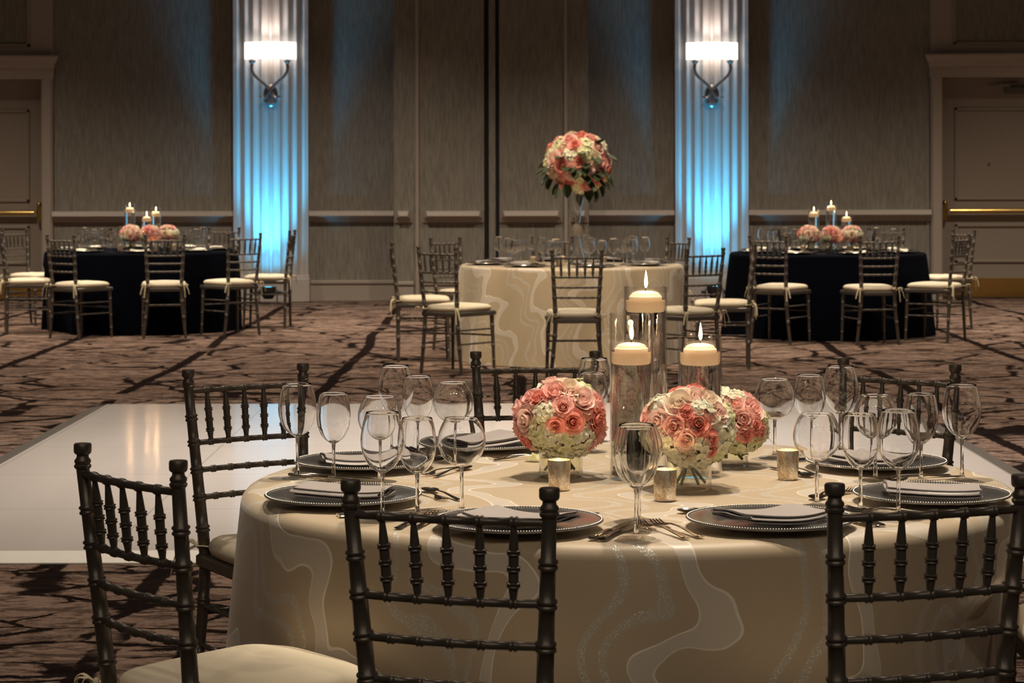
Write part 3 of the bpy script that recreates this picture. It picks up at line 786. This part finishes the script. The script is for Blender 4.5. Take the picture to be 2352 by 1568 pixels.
def spoon_mesh(L=1.0):
    mb = strip(HAND + [(.045, .0038, .008)], .0026)
    mb.grid(10, 10, lambda u, v: (lambda a, b: (.0195*a*math.sqrt(max(0, 1 - b*b)), .073 + .031*b, .0085 - .0065*(1 - (a*a*(1-b*b) + b*b))))(2*u - 1, 2*v - 1))
    mb.grid(10, 10, lambda u, v: (lambda a, b: (.0195*a*math.sqrt(max(0, 1 - b*b)), .073 + .031*b, .0073 - .0065*(1 - (a*a*(1-b*b) + b*b))))(1 - 2*u, 2*v - 1))
    me = mb.mesh('spoon', M['steel'], sharp=60); me.transform(Matrix.Scale(L, 4)); return me
def knife_mesh():
    mb = strip([(-.115, .007, .0045), (-.112, .0095, .0045), (-.09, .0088, .005), (-.03, .0065, .005), (-.01, .0055, .0045)], .006)
    mb.rings([[(-hw, y, .0018), (hw, y, .0030), (hw, y, .0042), (-hw, y, .0030)] for y, hw in ((-.012, .005), (.0, .0085), (.06, .0098), (.09, .0092), (.108, .005), (.115, .001))])
    return mb.mesh('knife', M['steel'], sharp=40)
FK, FKs, SP, KF = fork_mesh(), fork_mesh(.82), spoon_mesh(.9), knife_mesh()

def place(key, T, cx, cy, nap, napz=0.0, cut=True, skip=()):
    ux, uy = T[0] - cx, T[1] - cy; L = math.hypot(ux, uy); ux /= L; uy /= L; rx, ry = uy, -ux
    rz = math.atan2(uy, ux) - PI/2; who = SET[key]
    t_ = thing('charger_plate', 'silver beaded charger plate at the place of %s, front table' % who, 'plate', (cx, cy, TZ + .001), rz, 'charger plates on the front table')
    link('plate_body', PM, t_); link('beaded_rim', BM, t_)
    o = link('napkin', NM[nap % 3], None, (cx + rx*.0, cy + ry*.0, TZ + .007), rz + napz); tag(o, 'folded grey napkin on the charger plate of %s' % who, 'napkin', 'grey napkins on the front table')
    if not cut: return
    def pc(name, me, along, right, rot, lab, cat, up=0.0):
        tag(link(name, me, None, (cx + ux*along + rx*right, cy + uy*along + ry*right, TZ + .001 + up), rz + rot), lab, cat, 'cutlery on the front table')
    pc('fork', FK, .022, -.188, R(1), 'inner fork left of the plate of %s' % who, 'fork')
    pc('fork', FK, .016, -.222, R(2), 'outer fork left of the plate of %s' % who, 'fork')
    pc('knife', KF, .030, .179, R(-1), 'inner knife right of the plate of %s' % who, 'knife')
    pc('knife', KF, .026, .200, R(-2), 'outer knife right of the plate of %s' % who, 'knife')
    pc('fork', FKs, .198, .0, R(-90), 'dessert fork above the plate of %s' % who, 'fork')
    pc('spoon', SP, .228, .0, R(90), 'dessert spoon above the plate of %s' % who, 'spoon')
place('A', T1, at(787, 4.76), 4.76, 0, .9)
place('B', T1, at(835, 5.33), 5.33, 1, 2.2)
place('C', T1, at(1112, 5.70), 5.70, 2, .2)
place('D', T1, at(2011, 5.31), 5.31, 0, .3)
place('E', T1, at(1189, 4.40), 4.40, 1, -.25)
place('F', T1, at(1768, 4.42), 4.42, 2, .25)
place('G', T1, at(2138, 4.76), 4.76, 0, -1.2)

# ------------------------------------------------------------------ candles in water cylinders
def cyl_parts(t_, h, r, wl, candle=True, seg=40):
    mb = MB(); th = .003
    mb.lathe([(.0005, 0), (r - .002, 0), (r, .002), (r, h - .001), (r - th*.5, h), (r - th, h - .001), (r - th, .012), (r - th - .004, .009), (.0005, .009)], seg, cap0=True, cap1=True)
    link('glass_cylinder', mb.mesh('glass_cylinder', M['vase'], sharp=50), t_)
    mb = MB(); mb.lathe([(.0005, .0095), (r - th - .0005, .0095), (r - th - .0005, wl), (.0388, wl)], seg, cap0=True)
    link('water', mb.mesh('water', M['water'], sharp=40), t_)
def candle_parts(t_, cr=.038):
    mb = MB(); mb.lathe(smooth_prof([(.001, -.030), (cr*.72, -.030), (cr*.88, -.026), (cr, -.008), (cr, .004), (cr*.97, .007), (cr*.90, .009), (cr*.80, .014), (cr*.45, .0185), (.001, .0190)], 3), 28, cap0=True, cap1=True)
    link('wax', mb.mesh('wax', M['wax'], sharp=70), t_)
    mb = MB(); mb.tube([(0, 0, .017), (.0006, 0, .024), (.0015, 0, .029)], .0009, 6); link('wick', mb.mesh('wick', M['wick']), t_)
    mb = MB(); mb.tube([(.001, 0, .026), (.0012, 0, .030), (.0013, 0, .036), (.0014, 0, .046), (.0014, 0, .058), (.0012, 0, .066)], [.0012, .0032, .0045, .0038, .0020, .0004], 10); link('flame', mb.mesh('flame', M['flame']), t_)
lamps = []
def lamp(kind, name, loc, power, col, size=.05, to=None, cone=60, blend=.5):
    d = bpy.data.lights.new(name, kind); d.energy = power; d.color = col
    d.shadow_soft_size = size
    if kind == 'SPOT': d.spot_size = R(cone); d.spot_blend = blend
    o = bpy.data.objects.new(name, d); COL.objects.link(o); o.location = loc
    if to is not None: o.rotation_euler = (Vector(to) - Vector(loc)).to_track_quat('-Z', 'Y').to_euler()
    return o
VROOT = {}; CROOT = []
def candle_vase(x, y, h, wl, r, vlabel, clabel, group, light=.25):
    t_ = thing('candle_vase', vlabel, 'vase', (x, y, TZ + .001), 0, group + ' vases'); cyl_parts(t_, h, r, wl)
    if not CROOT:
        c = thing('floating_candle', clabel, 'candle', (x, y, TZ + wl + .001), 0, group + ' candles'); candle_parts(c); CROOT.append(c)
    else: c = dup(CROOT[0], (x, y, TZ + wl + .001), random.uniform(0, 6), clabel, group + ' candles')
    lamp('POINT', 'candle_light', (x + .0013, y, TZ + wl + .06), light, (1, .62, .28), .006)
candle_vase(at(1449, 5.13), 5.13, .373, .288, .0485, 'tall clear cylinder vase at the left of the front trio', 'lit floating candle in the left cylinder of the front trio', 'front')
candle_vase(at(1482, 5.26), 5.26, .427, .398, .0495, 'tallest clear cylinder vase at the back of the front trio', 'lit floating candle in the tallest cylinder of the front trio', 'front')
candle_vase(at(1607, 5.17), 5.17, .320, .283, .0495, 'shortest clear cylinder vase at the right of the front trio', 'lit floating candle in the shortest cylinder of the front trio', 'front')
for nm, yy, lst in (('left black table', 21.5, [(298, .445, .385, 'leftmost tallest'), (337, .36, .30, 'middle shortest'), (358, .405, .345, 'right hand')]),
                ('right black table', 20.6, [(1869, .40, .345, 'left hand'), (1909, .45, .40, 'middle tallest'), (1944, .345, .30, 'right hand shortest')])):
    for px, h, wl, wd in lst:
        dy = {298: .16, 337: .12, 358: .20, 1869: .14, 1909: .20, 1944: .15}[px]
        candle_vase(at(px, yy + dy), yy + dy, h, wl, .0495, '%s clear cylinder vase on the %s' % (wd, nm), 'lit floating candle in the %s cylinder on the %s' % (wd, nm), nm, .5)

# votives
def votive(x, y, label, group, h=.066, light=.35):
    t_ = thing('votive_holder', label, 'candle holder', (x, y, TZ + .001), 0, group)
    mb = MB(); mb.lathe([(.0005, 0.0), (.021, 0), (.0225, .002), (.0232, .012), (.0255, h - .001), (.0250, h), (.0240, h - .001), (.0215, .014), (.0005, .013)], 28, cap0=True, cap1=True); link('mercury_cup', mb.mesh('mercury_cup', M['mercury'], sharp=50), t_)
    mb = MB(); mb.lathe([(.0005, .0135), (.019, .0135), (.019, .028), (.0005, .028)], 20, cap0=True, cap1=True); w_ = link('wax', mb.mesh('wax', M['wax'], sharp=50), t_)
    mb = MB(); mb.tube([(0, 0, .03), (0, 0, .034), (0, 0, .041), (0, 0, .050)], [.001, .0032, .0026, .0004], 8); link('flame', mb.mesh('flame', M['flame']), w_)
    lamp('POINT', 'votive_light', (x, y, TZ + .055), light, (1, .62, .28), .004)
votive(at(1283, 4.95), 4.95, 'mercury glass votive before the left pink flowers', 'votives on the front table')
votive(at(1526, 4.785), 4.785, 'mercury glass votive between the front wine glass and the middle flowers', 'votives on the front table')
votive(at(1808, 5.117), 5.117, 'mercury glass votive right of the flowers beside a balloon glass', 'votives on the front table')
for px, d_, lb in ((1224, 17.6, 'votive left of the front chair on the middle table'), (1282, 17.5, 'votive just left of the tall vase on the middle table'), (1292, 17.72, 'votive nearest the tall vase on the middle table'), (1385, 17.6, 'votive right of the tall vase on the middle table')):
    votive(at(px, d_), d_, 'glowing ' + lb, 'votives on the middle table', light=.5)
for px, T, lb in ((276, TL, 'left of the flowers on the left black table'), (355, TL, 'before the flowers on the left black table'), (400, TL, 'right of the flowers on the left black table'), (1844, TR, 'left of the flowers on the right black table'), (1953, TR, 'right of the flowers on the right black table')):
    votive(at(px, T[1] - .33), T[1] - .33, 'glowing votive ' + lb, 'votives on the black tables', light=.5)

# ------------------------------------------------------------------ flowers
def rose_mesh(seed, mat, dbl=False):
    rnd = random.Random(seed); mb = MB()
    ringsp = [(3, .05, .16, 85, 0.0, .98, .00), (4, .10, .30, 66, .05, .98, .02), (5, .14, .47, 54, .08, .94, .05), (5, .18, .66, 50, .10, .84, .12), (6, .22, .86, 42, .12, .66, .22), (6, .24, 1.02, 40, .1, .42, .28)]
    if dbl: ringsp = [(3, .04, .18, 80, 0, .86, .0), (5, .10, .34, 46, .05, .90, .03), (6, .14, .50, 40, .08, .88, .04), (7, .18, .68, 36, .1, .80, .08), (8, .22, .86, 32, .1, .64, .12), (8, .24, 1.0, 30, .1, .42, .2)]
    for k, (np_, r0, r1, ha, z0, z1, curl) in enumerate(ringsp):
        off = rnd.uniform(0, 6.28)
        for i in range(np_):
            a0 = off + 2*PI*i/np_ + rnd.uniform(-.15, .15); hz = z1*rnd.uniform(.92, 1.06); rr1 = r1*rnd.uniform(.92, 1.08); ph = rnd.uniform(0, 6.28); tw = rnd.uniform(-.05, .05)
            H_ = R(ha)
            def fn(u, v, k=k, a0=a0, hz=hz, rr1=rr1, ph=ph, tw=tw):
                uu = 2*u - 1; wv = .55 + .45*min(1, v*1.6)
                vv = v*(1 - (.10 + .16*v)*abs(uu)**2.6)
                rad = r0 + (rr1 - r0)*vv**.7 + tw*uu + curl*.8*max(0, vv - .55)**1.4*3
                ang = a0 + uu*H_*wv
                if k < 3: rad *= 1 - (.75, .45, .2)[k]*vv**2.5
                z = hz*vv - curl*1.3*max(0, vv - .68)**1.4*3 + .015*math.sin(4*uu + ph)*v
                return (rad*math.cos(ang), rad*math.sin(ang), z)
            mb.grid(6, 6, fn, lambda u, v, k=k: (u, min(1, .25 + .10*k + .45*v)))
    return mb.mesh('rose', M[mat], sharp=0)
def hyd_mesh(seed, mat, nf=34):
    rnd = random.Random(seed); mb = MB()
    for i in range(nf):
        zz = 1 - (i + .5)/nf*1.35; ph = i*2.39996; rr = math.sqrt(max(0, 1 - zz*zz))
        nrm = Vector((rr*math.cos(ph), rr*math.sin(ph), zz)).normalized()
        q = nrm.to_track_quat('Z', 'Y'); c = nrm*rnd.uniform(.80, .98); spin = rnd.uniform(0, 1.57); s_ = rnd.uniform(.26, .36); tilt = rnd.uniform(-.25, .25)
        for p in range(4):
            a = spin + p*PI/2
            def fn(u, v):
                uu = 2*u - 1; wd = math.sin(PI*(.12 + .80*v))**.7*.62
                x, y, z = uu*wd, v, .10 + .22*v*v - .10*uu*uu + .12*math.sin(2.2*v + uu + tilt)
                X_, Y_ = x*math.cos(a) - y*math.sin(a), x*math.sin(a) + y*math.cos(a)
                return c + q @ (Vector((X_, Y_, z*.8))*s_)
            mb.grid(3, 3, fn, lambda u, v: (u, .25 + .75*v))
    return mb.mesh('hydrangea', M[mat], sharp=0)
def leaf_mesh():
    mb = MB(); mb.grid(4, 8, lambda u, v: ((2*u-1)*.32*math.sin(PI*min(1, v*.98 + .01))**.8, v, .12*abs(2*u-1) - .25*v*v)); return mb.mesh('leaf', M['leaf'], sharp=0)
FL = {}
for k in ('coral', 'pink', 'light', 'cream'):
    FL[k] = [rose_mesh(s_ + hash_, 'rose_' + k, s_ == 1) for hash_, s_ in ((10*len(k), 0), (10*len(k), 1))]
FL['white'] = [hyd_mesh(5, 'hyd_white'), hyd_mesh(6, 'hyd_white')]
FL['green'] = [hyd_mesh(7, 'hyd_green'), hyd_mesh(8, 'hyd_green')]
LEAF = leaf_mesh()
def put_flower(t_, kind, c, dirv, size, rnd, depth=.6):
    """flower facing dirv; c is where its outermost point lies"""
    q = dirv.to_track_quat('Z', 'Y'); me = FL[kind][rnd.randrange(2)]
    hyd = kind in ('white', 'green')
    o = link('hydrangea' if hyd else 'rose', me, t_)
    o.rotation_mode = 'QUATERNION'
    from mathutils import Quaternion
    o.rotation_quaternion = q @ Quaternion((0, 0, 1), rnd.uniform(0, 6.28))
    o.scale = (size, size, size*(1.0 if hyd else .95))
    o.location = c - dirv*size*(.98 if hyd else .85)
    return o
def azel(az, el):
    a, e = R(az), R(el); return Vector((math.sin(a)*math.cos(e), -math.cos(a)*math.cos(e), math.sin(e)))
def short_vase(t_, r, h, seed, seg=32):
    rnd = random.Random(seed)
    mb = MB(); th = .003
    mb.lathe([(r - .002, 0), (r, .002), (r, h), (r - th, h), (r - th, .010), (r - .012, .008), (r - .012, 0), (r - .002, 0)], seg); v_ = link('vase', mb.mesh('vase', M['vase'], sharp=50), t_)
    mb = MB(); mb.lathe([(r - th - .0005, .0095), (r - th - .0005, h*.62), (.0005, h*.62)], seg, cap1=True); link('water', mb.mesh('water', M['vase_water'], sharp=40), v_)
    for i in range(5):
        a = rnd.uniform(0, 6.28); b = a + PI + rnd.uniform(-.6, .6)
        mb = MB(); mb.tube(smooth3([(r*.75*math.cos(a), r*.75*math.sin(a), .014), (0, 0, h*.6), (r*.7*math.cos(b), r*.7*math.sin(b), h + .04)], 4), .0032, 7); link('stalk', mb.mesh('stalk', M['stalk']), t_)
def bouquet(x, y, cz, rad, flowers, label, group, seed, vr=.05, vh=.105, squash=.88, fill=14, leaves=8):
    rnd = random.Random(seed)
    t_ = thing('flower_arrangement', label, 'flowers', (x, y, TZ + .001), 0, group); short_vase(t_, vr, vh, seed)
    ctr = Vector((0, 0, cz - TZ))
    dirs = []
    for az, el, kind, size in flowers:
        d = azel(az, el); dirs.append(d)
        put_flower(t_, kind, ctr + Vector((d.x, d.y, d.z*squash))*rad, d, size, rnd)
    kinds = ['pink', 'white', 'light', 'coral', 'white', 'green']
    for i in range(80):
        zz = 1 - 2*(i + .5)/80; ph = i*2.39996; rr = math.sqrt(1 - zz*zz); d = Vector((rr*math.cos(ph), rr*math.sin(ph), zz))
        if zz < -.72 or fill <= 0: continue
        if all(d.angle(e) > .56 for e in dirs):
            dirs.append(d); fill -= 1; k = rnd.choice(kinds); put_flower(t_, k, ctr + Vector((d.x, d.y, d.z*squash))*rad*.97, d, (.030 if k not in ('white', 'green') else .044)*rad/.11, rnd)
    for i in range(leaves):
        a = rnd.uniform(0, 6.28); o = link('leaf', LEAF, t_); o.location = (vr*.5*math.cos(a), vr*.5*math.sin(a), vh - .006); o.rotation_euler = (rnd.uniform(-.4, .2), 0, a - PI/2); o.scale = (.05, .05, .05)
    return t_
s = .033
bouquet(at(1287, 5.17), 5.17, zat(962, 5.17), .113, [
    (-52, 2, 'light', .037), (-80, 14, 'pink', .034), (-84, -14, 'pink', .034), (-62, -30, 'coral', .026), (-38, 34, 'coral', .026), (-58, 36, 'pink', .026), (-12, 50, 'pink', .038), (22, 62, 'cream', .036), (36, 34, 'light', .040), (66, 24, 'pink', .034),
    (2, 24, 'pink', .026), (14, 2, 'coral', .029), (-8, -4, 'coral', .022), (54, 2, 'coral', .031), (72, -22, 'pink', .032), (48, -34, 'pink', .022),
    (-24, 16, 'white', .032), (-34, -22, 'green', .044), (4, -34, 'green', .048), (32, -26, 'white', .040), (-14, -18, 'white', .034), (-4, -56, 'white', .040), (40, -50, 'white', .036)],
    'pink rose and hydrangea bouquet left of the candle cylinders, front table', 'flowers on the front table', 1)
bouquet(at(1580, 4.965), 4.965, zat(982, 4.965), .110, [
    (-20, 42, 'cream', .046), (16, 56, 'light', .038), (38, 48, 'cream', .036), (-46, 12, 'light', .040), (-22, 8, 'pink', .034), (8, 12, 'coral', .034), (-8, 26, 'coral', .022), (42, 24, 'light', .030), (-78, 20, 'pink', .034), (-66, 36, 'white', .04),
    (26, -12, 'coral', .018), (28, -30, 'coral', .018), (-8, -12, 'light', .026), (16, 32, 'white', .036), (-50, -14, 'white', .042), (-28, -22, 'white', .036), (-4, -34, 'cream', .030), (12, -24, 'white', .036), (52, -2, 'white', .056), (58, -32, 'green', .046), (24, -52, 'white', .042), (-18, -52, 'white', .042), (72, 20, 'green', .034)],
    'white hydrangea and rose bouquet in front of the shortest candle cylinder, front table', 'flowers on the front table', 2)
bouquet(at(1668, 5.36), 5.36, zat(975, 5.36), .102, [
    (12, 44, 'pink', .034), (46, 30, 'pink', .042), (20, 14, 'light', .036), (38, 4, 'coral', .028), (52, -10, 'coral', .026), (70, 8, 'green', .032), (60, -30, 'green', .040), (76, -18, 'white', .034), (-10, 56, 'white', .034), (30, 62, 'white', .032), (30, -34, 'green', .04), (24, -12, 'coral', .022)],
    'pink rose bouquet at the right, partly behind the white hydrangeas, front table', 'flowers on the front table', 3)
mb = MB(); mb.grid(6, 6, lambda u, v: ((u - .5)*.036*math.sin(PI*(.1 + .8*v))**.6, (v - .5)*.045, .012*((2*u-1)**2 + .5*(2*v-1)**2) + .001))
tag(link('fallen_petal', mb.mesh('fallen_petal', M['hyd_white'], sharp=0), None, (at(1224, 5.45), 5.45, TZ + .001), .5), 'fallen white petal on the cloth left of the pink bouquet', 'petal')
for T, pxs, nm in ((TL, (300, 345, 386), 'left black table'), (TR, (1857, 1908, 1956), 'right black table')):
    for j, p in enumerate(pxs):
        rnd = random.Random(j + 40); yy = T[1] - .06 - .17*(j == 1)
        fl = []
        for az in (-75, -40, -8, 25, 58, 85):
            fl.append((az, 18 + rnd.uniform(-14, 14), rnd.choice(['pink', 'light', 'light', 'cream', 'coral'] if j < 2 else ['light', 'cream', 'white']), .04))
            fl.append((az + 15, -18 + rnd.uniform(-8, 8), rnd.choice(['coral', 'pink', 'white', 'green', 'light']), .042))
        for az in (-50, 0, 50): fl.append((az, 55, rnd.choice(['light', 'pink', 'cream']), .04))
        bouquet(at(p, yy), yy, TZ + .155, .108, fl, 'low rose bouquet, %s of three on the %s' % (('left one', 'middle one', 'right one')[j], nm), 'flowers on the black tables', 60 + j, fill=8, leaves=5)

# tall vase and flower ball of the middle table
def tall_centrepiece():
    yc = 17.9; x = at(1327, yc)
    t_ = thing('tall_centrepiece', 'tall trumpet vase with a pink and cream flower ball on the middle table', 'flowers', (x, yc, TZ + .001))
    zb = zat(527, yc) - TZ; zt = zat(432, yc) - TZ
    mb = MB(); up = smooth_prof([(.016, zb + .045), (.024, zb + .10), (.040, zb + .20), (.060, zt - .03), (.066, zt)], 4)
    mb.lathe(up + [(r - .003, z) for r, z in reversed(up)], 32); v_ = link('vase', mb.mesh('vase', M['stem'], sharp=60), t_)
    mb = MB(); dn = smooth_prof([(.075, 0.0), (.062, .015), (.045, .08), (.028, .16), (.016, zb - .045)], 4)
    mb.lathe(dn + [(max(.002, r - .003), z) for r, z in reversed(dn)], 32); link('foot', mb.mesh('foot', M['stem'], sharp=60), v_)
    mb = MB(); mb.lathe([(.052*math.sin(PI*i/16) + .0003, zb - .052*math.cos(PI*i/16)) for i in range(17)], 28, cap0=True, cap1=True); link('crackle_ball', mb.mesh('crackle_ball', M['crackle'], sharp=0), v_)
    ctr = Vector((0, 0, zat(374, yc) - TZ)); rad = .265; rnd = random.Random(5)
    kinds = ['coral', 'pink', 'light', 'green', 'coral', 'white', 'pink', 'cream', 'green', 'light']
    N = 74
    for i in range(N):
        zz = 1 - 2*(i + .5)/N; ph = i*2.39996; rr = math.sqrt(1 - zz*zz); d = Vector((rr*math.cos(ph), rr*math.sin(ph), zz)); k = kinds[(i*7 + i//3) % 10]
        hyd = k in ('white', 'green')
        put_flower(t_, k, ctr + Vector((d.x, d.y, d.z*.93))*rad*rnd.uniform(.92, 1.06), d, .088 if hyd else rnd.uniform(.052, .076), rnd)
    for i in range(46):
        d = Vector((rnd.gauss(0, 1), rnd.gauss(0, 1), min(.25, rnd.gauss(-.45, .6)))).normalized(); o = link('leaf', LEAF, t_); o.location = ctr + d*rad*.85
        o.rotation_mode = 'QUATERNION'; o.rotation_quaternion = (d + Vector((rnd.uniform(-.4, .4), rnd.uniform(-.4, .4), rnd.uniform(-.5, .2)))).to_track_quat('Y', 'Z'); o.scale = (.12, .12, .12)
    mb = MB(); mb.lathe([(.20*math.sin(PI*i/12) + .001, ctr.z - .19*math.cos(PI*i/12)) for i in range(13)], 20, cap0=True, cap1=True); link('foliage_core', mb.mesh('foliage_core', M['leaf'], sharp=0), t_)
tall_centrepiece()

# ------------------------------------------------------------------ place settings of the far tables
COMP = ['right side', 'back right', 'back', 'back left', 'left side', 'front left', 'front', 'front right']
for T, Rr, nm, cream, off in ((TM, RM, 'middle champagne table', False, 12), (TL, RL, 'left black table', True, 8), (TR, RR, 'right black table', True, 14)):
    for i in range(8):
        a = R(45*i + off); ux, uy = -math.cos(a), -math.sin(a); rx, ry = uy, -ux; rr = Rr - .20
        cx, cyy = T[0] - ux*rr, T[1] - uy*rr; rz = math.atan2(uy, ux) - PI/2
        t_ = thing('charger_plate', 'silver charger plate at the %s of the %s' % (COMP[i], nm), 'plate', (cx, cyy, TZ + .001), rz, 'charger plates on the ' + nm)
        link('plate_body', PM, t_)
        tag(link('napkin', NC if cream else NM[i % 3], None, (cx, cyy, TZ + .007), rz), 'folded %s napkin on the plate at the %s of the %s' % ('cream' if cream else 'grey', COMP[i], nm), 'napkin', 'napkins on the ' + nm)
        for k, al, rt in (('tall', .13, .20), ('small', .19, .125), ('balloon', .225, .03)):
            if k != 'tall' or True:
                far_glass(k, cx + ux*al + rx*rt, cyy + uy*al + ry*rt, '%s wine glass at the %s of the %s' % (KN[k], COMP[i], nm), 'wine glasses on the ' + nm)

# ------------------------------------------------------------------ light
WARM = (1, .84, .66)
lamp('SPOT', 'table_spot', (.2, 4.75, 5.75), 860, (1, .85, .66), .12, (T1[0], T1[1], TZ), 23, .4)
lamp('SPOT', 'table_spot', (.9, 5.6, 5.8), 620, (1, .85, .66), .12, (T1[0], T1[1], TZ), 24, .5)
for T, p, c in ((TM, 1250, (1, .81, .56)), (TL, 480, (1, .84, .62)), (TR, 480, (1, .84, .62))):
    lamp('SPOT', 'table_spot', (T[0] - .8, T[1] - 3.4, 5.8), p, c, .12, (T[0], T[1] - .4, .5), 36, .9)
lamp('SPOT', 'floor_spot', (.4, 11.6, 5.8), 1700, (1, .88, .76), .2, (.2, 11.4, 0), 68, 1.0)
for yy in (7.5, 12.5, 17.5, 22.3):
    for xx in (-6.3, -2.1, 2.1, 6.3):
        lamp('SPOT', 'downlight', (xx, yy, 5.85), {7.5: 270, 12.5: 350, 17.5: 430, 22.3: 1200}[yy], WARM, .12, (xx, yy, 0), 105 if yy < 22 else 108, .7 if yy < 22 else 1.0)
for xx in (-2.2, .3, 2.8):
    lamp('SPOT', 'front_fill', (xx, -1.4, 5.6), 130, WARM, .12, (xx*.5 + .2, 4.3, .4), 46, .8)  # added fill row behind the camera, brightens the drape of the front cloth
for (cx, yf), py in ((PCL, 135), (PCR, 138)):
    z = zat(py, yf)
    lamp('POINT', 'sconce_bulb', (cx, yf - .13, z + .09), 2.6, (1, .86, .78), .03)
    lamp('SPOT', 'sconce_upward', (cx, yf - .13, z + .17), 13, (1, .86, .80), .03, (cx, yf - .02, z + 2), 120, 1.0)
    lamp('SPOT', 'uplight_beam', (cx, yf - .22, .20), 600, (.05, .53, 1.0), .05, (cx, yf - .02, 2.4), 56, 1.0)
    lamp('SPOT', 'uplight_spill', (cx, yf - .26, .20), 40, (.05, .53, 1.0), .05, (cx, yf, 1.2), 110, 1.0)
